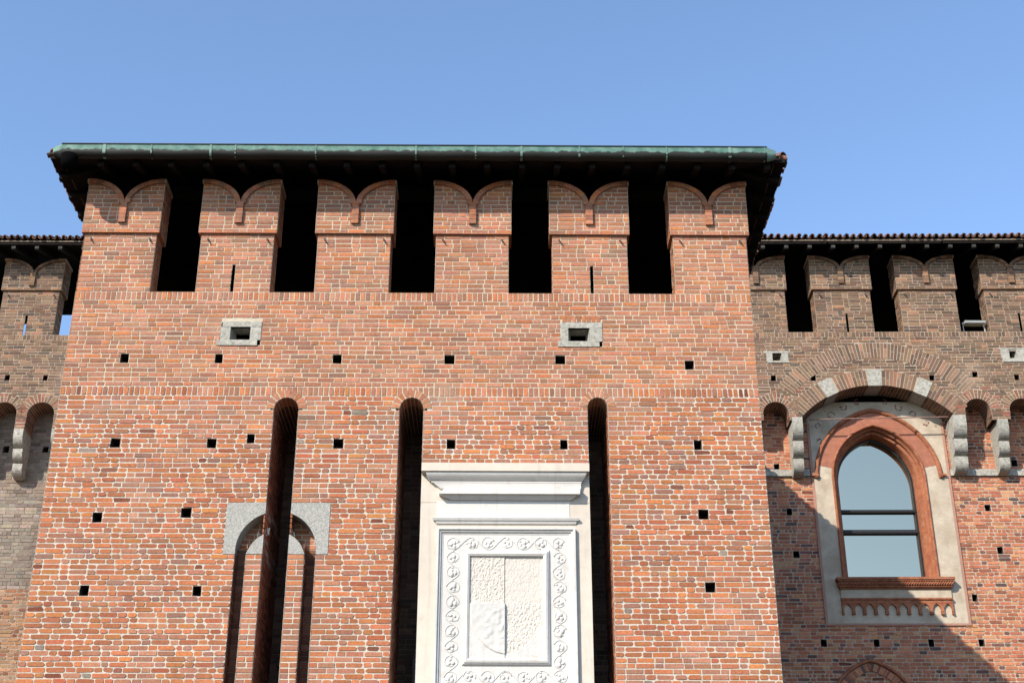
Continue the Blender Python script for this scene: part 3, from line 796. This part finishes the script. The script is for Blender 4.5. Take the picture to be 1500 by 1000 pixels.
# heraldic field, carved as a height field
FX0, FX1, FZ0, FZ1 = inset(I, .100); nx, nz = 128, 170
vs = []; fs = []
mid = .045; tip = 6.765; hz = 7.515
for j in range(nz+1):
    for i in range(nx+1):
        x = FX0+(FX1-FX0)*i/nx; z = FZ0+(FZ1-FZ0)*j/nz
        n1 = vnoise(x*52+z*14, z*36-x*12, 1)-.5; n2 = vnoise(x*85, z*74, 4)-.5; n3 = vnoise(x*18, z*18, 6)-.5
        chis = .012*n1+.007*n2
        if z > hz:
            d = .000+chis*(1.0 if x < mid else .45)+(.012 if x < mid else .000)-(.012 if abs(x-mid) < .008 else 0)
            if x < FX0+.035: d -= 0.0
        else:
            s = (hz-z)/(hz-tip); half = .56*math.sqrt(max(0.0, 1-s**1.9)) if s < 1 else 0
            inside = abs(x-mid) < half
            if x < mid:
                if inside and x > mid-.50:
                    e = min(1.0, (half-(mid-x))/.03); d = .032+.014*e+.006*n3
                    if -.30 < x-mid < -.03 and .12 < s < .7: d += .007*max(0.0, math.sin(x*34+z*9))*max(0.0, math.sin(z*31-x*11))+.012*max(0.0, n3)
                else: d = .030+.003*n2
            else:
                d = (.002+chis) if inside and half > .05 else .016+.003*n2
        vs.append((x, -.020-max(d, -.006), z))
for j in range(nz):
    for i in range(nx):
        a = j*(nx+1)+i; fs.append((a, a+1, a+nx+2, a+nx+1))
cf = Builder(); n0 = (nx+1); cream = []; white = []
for f in fs:
    x, _, z = vs[f[0]]
    s_t = (hz-z)/(hz-tip); hf = .56*math.sqrt(max(0.0, 1-max(0.0, s_t)**1.9)) if s_t < 1 else 0
    (cream if (z > hz or (x > mid and x-mid < hf)) else white).append(f)
cf.add(vs, white, 'marble'); cf.add(vs, cream, 'warm_marble'); cf.build('heraldic_field', rel, MR)

# ================================================================== CASTLE WINGS
def tile_roof_wing(root_obj, root, x0, x1, yf, ze, depth, back_bottom, rafter_from, pitch=.150):
    rb_ = Builder(); sl = R(19); t = math.tan(sl)
    y1 = yf+depth; zt_ = ze+depth*t; e = .06
    rb_.hexa([(x0, yf, ze), (x1, yf, ze), (x1, y1, zt_), (x0, y1, zt_), (x0, yf, ze+e), (x1, yf, ze+e), (x1, y1, zt_+e), (x0, y1, zt_+e)], 'dark_wood')
    rb_.box(x0, x1, y1-.15, y1, back_bottom, zt_, 'dark_wood')
    ro = rb_.build('roof', root_obj, root)
    fb = Builder(); n = int((x1-x0)/2.3)
    for i in range(n):
        a, b = x0+(x1-x0)*i/n, x0+(x1-x0)*(i+1)/n
        fb.box(a+.004, b-.004, yf-.035, yf-.003, ze+.012+rng.uniform(-.006, .006), ze+.050, 'grey_wood')
        fb.box(a+.02, b-.02, yf-.015, yf-.004, ze-.04, ze-.005, 'dark_wood')
    fb.build('fascia', ro, root)
    tb = Builder(); tile_edge(tb, (x0, yf-.07, ze+.05), (x1, yf-.07, ze+.05), (0, 1, 0), sl, pitch, rows=3)
    tb.quad((x0, yf+.1, ze+.12), (x1, yf+.1, ze+.12), (x1, y1, zt_+.09), (x0, y1, zt_+.09), 'tile', alb((150, 98, 78), .5))
    tb.build('roof_tiles', ro, root)
    rb2 = Builder(); x = rafter_from
    while x < x1-.1:
        if x > x0+.05:
            z0, z1 = ze-.062, ze-.062+1.4*t
            y0_ = yf+.02
            rb2.hexa([(x-.045, y0_, z0-.085), (x+.045, y0_, z0-.085), (x+.045, y0_, z0+.06), (x-.045, y0_, z0+.06), (x-.045, y0_+1.4, z1-.085), (x+.045, y0_+1.4, z1-.085), (x+.045, y0_+1.4, z1+.06), (x-.045, y0_+1.4, z1+.06)], 'dark_wood')
            rb2.box(x-.042, x+.042, y0_-.006, y0_+.004, z0-.06, z0-.0, 'brown_wood')
        x += .512
    rb2.build('rafters', ro, root)
    return ro

def corbel_stone(x0, x1, yu, yl, zt_, zb, wob=0):
    """three-lobed stone corbel carrying the little arches"""
    mb = Builder(); prof = []; n = 3; hh = zt_-zb; d = yl-yu
    z = zt_
    spans = [(zt_, zt_-hh*.40, 0.0), (zt_-hh*.42, zt_-hh*.70, .24), (zt_-hh*.72, zb, .46)]
    for (a, b, k) in spans:
        yo = yu+d*k; r = (a-b); flat = r*.35
        prof.append((yo, a))
        for i in range(9):
            t = math.pi/2*i/8
            prof.append((yo+(1-math.cos(t))*d*.38, a-flat-(r-flat)*math.sin(t)))
        prof.append((yo+d*.40, b-.012))
    prof = [(y, z) for y, z in prof]+[(yl+.02, zb), (yl+.02, zt_)]
    nseg = 5
    for i in range(nseg):
        a, b = x0+(x1-x0)*i/nseg, x0+(x1-x0)*(i+1)/nseg
    mb.prism(prof, x0, x1, 'stone', axis='x')
    return mb

RA0 = R(39.5)
WPOS = {8.3: (9.07, 9.45, -.158), -11.0: (-12.02, 9.776, -.158)}      # where the two wings stand
def wing(name, root, rz, label, X_0, X_1, yu, yl, zpar, zsold, zlip, ztop, zv, zc, mer, hw, slits, ARC, rho, spring, corb, arch_big,
         up_holes, low_holes, loops, pal_up, style_low, zlow_top, back, eave_z, rafter0, extra_cut=None, hole_d=.3):
    top = thing(name, WPOS[root[0]], label, 'castle wing', rz)
    P = plane_y(yu); PL = plane_y(yl); wu = Builder()
    h = .0695
    rws = [(zsold, zpar, 'R')]+[(zsold-(i+1)*h, zsold-i*h, 'S') for i in range(int((zsold-(spring-.02))/h)+1)]
    rws = [r for r in rws if r[1] > spring+.001]
    ed = sorted({r[0] for r in rws}|{r[1] for r in rws}); sn = lambda z: min(ed, key=lambda e: abs(e-z))
    uh = [(x-.058, x+.058, sn(z-h), sn(sn(z-h)+2*h)) for x, z in up_holes]
    def cut(v0, v1, wh):
        vm = (v0+v1)/2; out = []
        for a, b, c, d in uh:
            if c < vm < d: out.append((a, b))
        for L in loops:
            if (L[2] < vm < L[3]) if wh == 'b' else (v0 > L[2] and v1 < L[3]): out.append((L[0]+.01, L[1]-.01))
        for cx, zc_ in ARC:
            r = rho+.20 if wh == 'b' else rho+.10
            dz = vm-zc_
            if dz < 0: out.append((cx-rho, cx+rho))
            elif dz < r: ww = math.sqrt(r*r-dz*dz); out.append((cx-ww, cx+ww))
        if arch_big:
            bx, bz, r0, r1, rb0, rb1, cz2 = arch_big
            r = r1 if wh == 'b' else (r0+r1)/2; dz = vm-bz
            if dz < r: ww = math.sqrt(r*r-dz*dz); out.append((bx-min(ww, 1.66), bx+min(ww, 1.66)))
            if wh == 'b':
                dz = vm-cz2
                if abs(dz) < rb1:
                    wo = math.sqrt(rb1*rb1-dz*dz); wi = math.sqrt(max(0, rb0*rb0-dz*dz)); lim = dz/math.tan(RA0)
                    if lim > wi: out += [(bx+.05-min(wo, lim), bx+.05-min(wi, lim)), (bx+.05+min(wi, lim), bx+.05+min(wo, lim))]
        return out
    masonry(wu, P, X_0, X_1, rws, cut, lambda u, v: pal_up if v > spring+.62+.2*vnoise(u*2, v*2, 3) else MIXW)
    for a, b, c, d in uh: socket(wu, P, a, b, c, d, .28)
    # underside of the overhang between the arches
    wu.build('parapet_wall', top, root)
    av = Builder()
    for cx, zc_ in ARC:
        voussoirs(av, P, cx, zc_, rho, rho+.205, math.pi+.25, -.25, 19, MIXW, soffit=yl-yu, out=.006, two=True)
        for s in (-1, 1):
            xx = cx+s*rho
            masonry(av, plane_x(xx, -s), yu, yl, rows_between(spring, zc_+.01, .07), lambda *q: [], lambda u, v: MIXW)
    av.build('arch_rings', top, root)
    if arch_big:
        bx, bz, r0, r1, rb0, rb1, cz2 = arch_big
        ab = Builder(); a0 = math.acos(1.62/r0); stones = [math.pi/2-.0, math.pi/2+.445, math.pi/2-.445]; wd = [.068, .062, .062]
        isst = lambda a: any(abs(a-q) < w2 for q, w2 in zip(stones, wd))
        voussoirs(ab, P, bx, bz, r0, r1, math.pi-a0, a0, 50, pal_up, soffit=yl-yu, out=.006, skip=isst, two=True)
        ab.build('segmental_arch', top, root)
        for q, w2 in zip(stones, wd):
            kb = Builder(); pt = lambda r, a, y: (bx+r*math.cos(a), y, bz+r*math.sin(a))
            A = [pt(r0-.012, q-w2, yu-.012), pt(r1+.01, q-w2*.94, yu-.012), pt(r1+.01, q+w2*.94, yu-.012), pt(r0-.012, q+w2, yu-.012)]
            B = [(x, yl-.04, z) for x, y, z in A]; kb.hexa(A+B, 'stone'); kb.build('keystone', top, root)
        rb = Builder(); a0 = RA0
        voussoirs(rb, P, bx+.05, cz2, rb0, rb1, math.pi-a0, a0, 62, pal_up, out=.005, two=True); rb.build('relieving_arch', top, root)
    for x0c, x1c, zt_, zb in corb:
        corbel_stone(x0c, x1c, yu-.015, yl, zt_, zb).build('stone_corbel', top, root)
    # lower wall
    lw = Builder(); hl = .0765
    rl = [(zlow_top-(i+1)*hl, zlow_top-i*hl, 'R' if i in (36, 50, 75) else 'S') for i in range(int(zlow_top/hl))]
    ed2 = sorted({r[0] for r in rl}); sn2 = lambda z: min(ed2, key=lambda e: abs(e-z))
    lh = [(x-.062+rng.uniform(-.012, .012), x+.062, sn2(z-hl), sn2(z-hl)+2*hl) for x, z in low_holes]
    def cut2(v0, v1, wh):
        vm = (v0+v1)/2; out = [(a, b) for a, b, c, d in lh if c < vm < d]
        if extra_cut: out += extra_cut(vm)
        return out
    masonry(lw, PL, X_0, X_1, rl, cut2, style_low)
    for a, b, c, d in lh: socket(lw, PL, a, b, c, d, hole_d)
    lw.quad((X_0, yl+.006, zlow_top), (X_1, yl+.006, zlow_top), (X_1, yl+.36, zlow_top), (X_0, yl+.36, zlow_top), 'mortar', alb(M_LOW))
    lw.build('lower_wall', top, root)
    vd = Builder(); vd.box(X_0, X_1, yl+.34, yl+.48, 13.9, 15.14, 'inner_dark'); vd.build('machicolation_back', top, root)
    for k, cx in enumerate(mer):
        sl = [s for s in slits if abs(s[0]-cx) < .5]
        merlon(top, root, cx, hw, yu, zpar, zlip, ztop, zv, zc, .40, pal_up, slit=sl[0] if sl else None, over=.045, h=.0755)
    pt_ = Builder(); pt_.box(X_0, X_1, yu+.012, yu+.75, zpar-.35, zpar-.005, 'mortar', alb(M_WING)); pt_.build('parapet_top', top, root)
    if back:
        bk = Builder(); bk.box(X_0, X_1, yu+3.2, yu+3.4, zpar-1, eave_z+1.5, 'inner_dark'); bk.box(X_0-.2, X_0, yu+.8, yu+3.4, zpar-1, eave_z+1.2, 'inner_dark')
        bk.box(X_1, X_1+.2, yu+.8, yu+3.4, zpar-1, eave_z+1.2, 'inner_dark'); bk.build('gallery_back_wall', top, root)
    return top
MIXW = Style(PAL_WING[:4]+[(3, (186, 122, 96)), (2, (170, 112, 90))], M_LOW, L=.25, Hd=.12, joint=.0175, jit=.004, depth=.007)

# ---- right wing
RW = (8.3, 6.9, 0, 1.093); YU, YL = 6.9, 7.45
arcs = [(5.765, 13.60)]+[(10.02+.935*i, 13.66) for i in range(6)]
corbs = [(6.085, 6.30, 13.52, 12.36), (9.46, 9.73, 13.56, 12.40)]+[(10.385+.935*i, 10.60+.935*i, 13.46, 12.40) for i in range(5)]
def win_cut(vm):
    if 9.24 < vm: return [(6.50, 9.385)]
    if vm < 8.60:
        ww = blind_w(vm); return [(7.29-ww, 7.29+ww)] if ww > 0 else []
    return []
CWX = 7.90
def pointed(Rad, c, zs, z):           # half-width of a pointed arch at height z
    if z <= zs: return Rad+c
    q = Rad*Rad-(z-zs)**2
    return max(0.0, math.sqrt(q)+c) if q > 0 else 0.0
blind_w = lambda z: pointed(1.25, -.30, 7.33, z)
right = wing('castle_wing', RW, -.018, 'dark brick castle wing with a tall pointed window in pale plaster, right of tower', 4.55, 14.6, YU, YL,
    15.52, 15.40, 16.545, 17.385, 17.075, 16.675, [5.565+1.868*i for i in range(5)], .617, [(7.483, 15.946), (11.23, 15.97)], arcs, .275, 13.46, corbs,
    (7.92, 12.085, 2.17, 2.525, 2.38, 2.745, 12.51), [(5.775, 14.40), (6.62, 14.40), (9.145, 14.46), (10.07, 14.47), (10.95, 14.45), (12.4, 14.45), (13.6, 14.45)],
    [(5.958, 11.622), (6.031, 10.679), (5.78, 12.60), (10.091, 11.682), (10.208, 10.766), (9.545, 9.80), (6.415, 8.844), (7.464, 8.847), (8.544, 8.878), (9.554, 8.881), (10.80, 12.66), (11.6, 9.8), (11.4, 11.7)],
    [(5.66, 6.13, 14.79, 15.06), (10.69, 11.20, 14.80, 15.12)], WING, lambda u, v: LOW, 13.99, True, 17.345, 6.2, win_cut)
tile_roof_wing(right, RW, 4.6, 14.6, 6.33, 17.435, 3.75, 18.0, 5.69)
for L in ((5.66, 6.13, 14.785, 15.065, 5.79, 5.99, 14.81, 15.012), (10.69, 11.20, 14.79, 15.12, 10.87, 11.035, 14.872, 15.086)):
    mb = loophole_frame(L, (-.05, .04), (.02, .02), YU); mb.build('stone_loophole', right, RW)
for a, b in ((4.6, 6.462), (9.41, 11.0), (11.0, 12.6), (12.6, 14.6)): sc_ = Builder(); sc_.box(a, b-.004, YL-.05+rng.uniform(-.01, .01), YL+.02, 12.395, 12.54, 'stone'); sc_.build('string_course', right, RW)
tr = Builder(); tr.tube([(6.50, YU+.22, 13.555), (8.0, YU+.22, 13.59), (9.47, YU+.22, 13.61)], .014, 'rust_iron', 6); tr.build('tie_rod', right, RW)

# ---- pointed window of the right wing
FC, FZS = -.263, 12.35
def arch_path(Rad, zb, n=22, c=FC, zs=FZS, cx=CWX):      # jamb, left arc, apex, right arc, jamb
    w0 = Rad+c; a1 = math.acos(-c/Rad)
    left = [(cx-w0, zb), (cx-w0, (zb+zs)/2)]+[(cx-(c+Rad*math.cos(a1*i/n)), zs+Rad*math.sin(a1*i/n)) for i in range(n+1)]
    rgt = [(2*cx-x, z) for x, z in left[:-1]]
    return left+rgt[::-1]
def loft_arch(mb, stations, zb, mat, tints=None, **kw):
    paths = [[(x, y, z) for x, z in arch_path(Rad, zb, **kw)] for Rad, y in stations]
    for k in range(len(paths)-1):
        mt = mat[k] if isinstance(mat, list) else mat
        p, q = paths[k], paths[k+1]
        for i in range(len(p)-1): mb.quad(p[i], p[i+1], q[i+1], q[i], mt, (1, 1, 1, 1))
    return paths
win = Builder()
YP = YL-.022
# plaster surround, cut by the window opening
xs = [6.50, 6.915]+[6.915+(8.885-6.915)*i/40 for i in range(1, 40)]+[8.885, 9.385]
def openz(x):
    d = abs(x-CWX)
    if d >= .985: return None
    return FZS+math.sqrt(max(0, 1.248**2-(d-FC)**2))
ZT = 14.09
for i in range(len(xs)-1):
    a, b = xs[i], xs[i+1]; za, zb_ = openz(a+1e-4), openz(b-1e-4)
    if za is None or zb_ is None:
        if i in (0, len(xs)-2): win.quad((a, YP, 9.24), (b, YP, 9.24), (b, YP, ZT), (a, YP, ZT), 'plaster')
    else:
        win.quad((a, YP, za), (b, YP, zb_), (b, YP, ZT), (a, YP, ZT), 'plaster')
        win.quad((a, YP, 9.24), (b, YP, 9.24), (b, YP, 10.2), (a, YP, 10.2), 'plaster')
for x, s in ((6.50, 1), (9.385, -1)): win.quad((x, YP, 9.24), (x, YL+.05, 9.24), (x, YL+.05, ZT), (x, YP, ZT), 'plaster')
win.quad((6.50, YP, 9.24), (9.385, YP, 9.24), (9.385, YL+.05, 9.24), (6.50, YL+.05, 9.24), 'plaster')
window = win.build('window', right, RW)
pb = Builder()
for a, b, c, d in ((6.485, 6.54, 9.21, 13.6), (9.345, 9.40, 9.21, 13.6), (6.541, 9.344, 9.21, 9.255)): pb.box(a, b, YP-.004, YL+.02, c, d, 'pink_plaster')
pb.build('painted_border', window, RW)
# painted scrolls on the tympanum
material('fresco_red', base=alb((150, 98, 84)), noise=(30, .7, 1.4))
for sx_, (cx, cz, r, tn) in enumerate([(7.02, 13.78, .10, 1), (7.30, 13.97, .09, -1), (7.62, 14.08, .08, 1), (8.20, 14.08, .08, -1), (8.52, 13.96, .10, 1), (8.80, 13.80, .09, -1), (9.05, 13.62, .08, 1), (6.75, 13.55, .08, -1), (6.72, 13.2, .07, 1)]):
    b = Builder(); pts = []
    for i in range(15):
        t = i/14; a = tn*(t*5.0)+.6*sx_; q = r*(1-.75*t)
        pts.append((cx+q*math.cos(a), YP-.001, cz+q*math.sin(a)))
    b.tube(pts, [.007]*5+[.005]*10, 'fresco_red', 4)
    for k in range(4):
        p_ = pts[(1, 3, 7, 11)[k]]; b.ball(p_, rng.uniform(.012, .022), 'fresco_red', (rng.uniform(.7, 1.8), .15, .9), 6, 4)
    b.build('painted_scroll', window, RW)
# reddish band between hood and frame
bd = Builder()
pi_ = arch_path(1.25, 12.30); po_ = arch_path(1.52, 12.30)
for i in range(len(pi_)-1):
    if min(pi_[i][1], pi_[i+1][1]) < 12.60 and min(po_[i][1], po_[i+1][1]) < 12.60 and pi_[i][1] < 12.6: continue
    bd.quad(*[(x, YP-.005, z) for x, z in (pi_[i], pi_[i+1], po_[i+1], po_[i])], 'red_plaster')
bd.build('red_band', window, RW)
hd = Builder(); hs = [(1.605, YP+.01), (1.605, YP-.035), (1.585, YP-.06), (1.545, YP-.06), (1.52, YP-.03), (1.515, YP+.01)]
loft_arch(hd, hs, 12.42, 'terracotta')
for s in (-1, 1):
    x = CWX+s*1.29; hd.box(x-.03 if s > 0 else x-.12, x+.12 if s > 0 else x+.03, YP-.062, YP+.01, 12.385, 12.425, 'terracotta')
hd.build('hood_mould', window, RW, smooth=False)
fm = Builder()
roll = [(1.250, YP), (1.250, YP-.03), (1.235, YP-.045), (1.215, YP-.045), (1.20, YP-.03), (1.195, YP+.02), (1.18, YP+.05)]
roll += [(1.185-.03*math.sin(math.pi*i/6)-.010*i/6, YP+.05+.06*i/6) for i in range(1, 7)]
roll += [(1.16, YP+.14), (1.10, YP+.16), (1.09, YP+.20), (1.075, YP+.50)]
loft_arch(fm, roll, 10.15, 'terracotta'); fm.build('window_frame', window, RW)
gp = Builder(); p = arch_path(1.085, 10.1)
gp.add([(x, YP+.47, z) for x, z in p], [tuple(range(len(p)))], 'glass'); gp.build('glass_pane', window, RW)
mf = Builder(); loft_arch(mf, [(1.076, YP+.40), (1.035, YP+.40), (1.035, YP+.46)], 10.1, 'black_metal'); mf.build('metal_frame', window, RW)
for z, hgt in ((11.76, .055), (11.31, .075)):
    b = Builder(); b.box(CWX-.80, CWX+.80, YP+.385, YP+.455, z-hgt/2, z+hgt/2, 'black_metal')
    b.box(CWX-.80, CWX+.80, YP+.378, YP+.384, z-hgt*.1, z+hgt*.1, 'iron'); b.build('glazing_bar', window, RW)
sl_ = Builder(); sx0, sx1 = 6.78, 9.13
def bar(mb, x0, x1, z0, z1, pr, mat='terracotta'): mb.box(x0, x1, YP-pr, YP+.30 if z1 > 10.1 else YP+.003, z0, z1, mat)
bar(sl_, sx0-.02, sx1+.02, 10.115, 10.165, .17); bar(sl_, sx0, sx1, 10.085, 10.113, .150)
n = 46
for i in range(n):                                     # rope moulding
    x = sx0+.01+(sx1-sx0-.02)*(i+.5)/n
    sl_.tube([(x-.030, YP-.115, 10.012), (x-.012, YP-.135, 10.035), (x+.012, YP-.135, 10.058), (x+.030, YP-.115, 10.082)], .0175, 'terracotta', 5)
bar(sl_, sx0+.015, sx1-.015, 10.01, 10.083, .105); bar(sl_, sx0+.03, sx1-.03, 9.975, 10.008, .105); bar(sl_, sx0+.05, sx1-.05, 9.945, 9.973, .07)
bar(sl_, sx0+.06, sx1-.06, 9.762, 9.943, .040, 'plaster')
bar(sl_, sx0+.05, sx1-.05, 9.725, 9.760, .075); bar(sl_, sx0+.06, sx1-.06, 9.655, 9.723, .050)
n = 10; px = (sx1-sx0-.12)/n; bx0 = sx0+.06
for i in range(n+1):                                   # little colonnettes with feet
    x = bx0+px*i; hwid = .030
    xa, xb = max(bx0, x-hwid), min(bx0+px*n, x+hwid)
    bar(sl_, xa, xb, 9.455, 9.654, .048); bar(sl_, xa-.004, xb+.004, 9.425, 9.453, .056); bar(sl_, xa-.003, xb+.003, 9.475, 9.492, .055)
for i in range(n):                                     # trefoil-pointed heads between them
    c0, c1 = bx0+px*i+.030, bx0+px*(i+1)-.030; cx = (c0+c1)/2; hw_ = (c1-c0)/2
    zf = 9.545
    def hz_(t): return zf+.105*(1-abs(t))**.55
    for k in range(8):
        t0, t1 = -1+k/4, -1+(k+1)/4
        sl_.prism([(cx+t0*hw_, hz_(t0)), (cx+t1*hw_, hz_(t1)), (cx+t1*hw_, 9.656), (cx+t0*hw_, 9.656)], YP-.046, YP+.002, 'terracotta')
sl_.build('window_sill', window, RW)
# blocked pointed arch low on the wing
bl = Builder(); PLW = plane_y(YL)
def pointed_ring(mb, Rad, th, c, zs, cx, st, n, out, zb):
    a1 = math.acos(-c/(Rad+th/2))
    for s in (-1, 1):
        for i in range(n):
            for (r0, r1) in ((Rad, Rad+th),):
                e = .004; b0, b1 = a1*i/n, a1*(i+1)/n
                f = lambda r, a, y: (cx+s*(c+r*math.cos(a)), y, zs+r*math.sin(a))
                mb.quad(f(r0, b0, YL+.004), f(r1, b0, YL+.004), f(r1, b1, YL+.004), f(r0, b1, YL+.004), 'mortar', alb(M_LOW))
                d0 = .006/r0
                A = [f(r0+.003, b0+d0, YL-out), f(r1-.005, b0+d0, YL-out), f(r1-.005, b1-d0, YL-out), f(r0+.003, b1-d0, YL-out)]
                mb.hexa(A+[(x, YL+.02, z) for x, y, z in A], 'brick', alb(pick(st.pal)))
pointed_ring(bl, 1.03, .15, -.30, 7.33, 7.29, LOW, 22, .008, 6.0)
loft_arch(bl, [(1.25, YL+.01), (1.25, YL-.03), (1.235, YL-.04), (1.205, YL-.04), (1.19, YL-.02), (1.185, YL+.01)], 6.0, 'terracotta', c=-.30, zs=7.33, cx=7.29)
masonry(bl, plane_y(YL+.02), 6.2, 8.4, rows_between(2.0, 8.35, .0765), lambda v0, v1, wh: (lambda ww: [(6.1, 7.29-ww), (7.29+ww, 8.5)] if ww > 0 else [(6.1, 8.5)])(pointed(1.05, -.30, 7.33, (v0+v1)/2)), lambda u, v: LOW)
bl.quad((5.9, YL+.06, 5.0), (8.7, YL+.06, 5.0), (8.7, YL+.06, 8.75), (5.9, YL+.06, 8.75), 'mortar', alb((190, 140, 115)))
bl.build('blind_arch', right, RW)

# ---- left wing
LWR = (-11.0, 7.2, 0, 1.093)
def low_left(u, v):
    lim = 10.02+.25*(vnoise(u*2.1, v, 8)-.5)
    return GREY if v > lim else PALE
arcsL = [(-9.80-.795*i, 13.62) for i in range(8)]
corbL = [(-9.80-.795*(i+.5)-.10, -9.80-.795*(i+.5)+.10, 13.30, 12.34) for i in range(-1, 7)]
left = wing('castle_wing', LWR, 0.0, 'grey-brown brick castle wing with small corbelled arches, left of the gate tower', -16.0, -6.9, 7.2, 7.75,
    15.508, 15.385, 16.592, 17.372, 16.985, 16.675, [-10.43-1.868*i for i in (-1, 0, 1, 2)], .617, [(-10.444, 16.01), (-14.17, 16.01)], arcsL, .29, 13.30, corbL, None,
    [(-9.825-.815*i, 14.47) for i in range(7)], [(-9.763-.843*i, 13.08) for i in range(7)], [], WING, low_left, 13.97, False, 17.37, -15.9)
tile_roof_wing(left, LWR, -16.0, -6.4, 6.62, 17.47, 3.73, 17.62, -15.9, pitch=.142)

# ================================================================== FLOODLIGHT in the third gap of the right wing
FLX, FLY, FLZ = 11.225, 9.50, 16.80
fl_ = thing('floodlight', (FLX, FLY, FLZ), 'pale grey twin floodlight on a bracket in a gap between merlons of the right wing', 'floodlight')
b = Builder(); a_, h0 = .255, .345
b.hexa([(-a_+.02, -.02, h0-.07), (a_, -.02, h0-.07), (a_, -.04, h0-.02), (-a_+.02, -.04, h0-.02), (-a_+.05, .26, h0-.03), (a_-.03, .26, h0-.03), (a_-.03, .24, h0+.06), (-a_+.05, .24, h0+.06)], 'white_metal')
hs_ = b.build('housing', fl_)
for x0, x1 in ((-a_+.05, -.01), (.02, a_-.03)):
    b = Builder(); b.hexa([(x0, .0, h0-.078), (x1, .0, h0-.078), (x1, .0, h0-.072), (x0, .0, h0-.072), (x0, .24, h0-.040), (x1, .24, h0-.040), (x1, .24, h0-.034), (x0, .24, h0-.034)], 'lamp_glass'); b.build('lens', hs_)
for x in (-a_, a_-.005):
    b = Builder(); b.tube([(x, .10, .0), (x, .10, h0-.03)], .013, 'white_metal', 6); b.ball((x, .10, h0-.03), .022, 'white_metal'); b.build('bracket_arm', fl_)
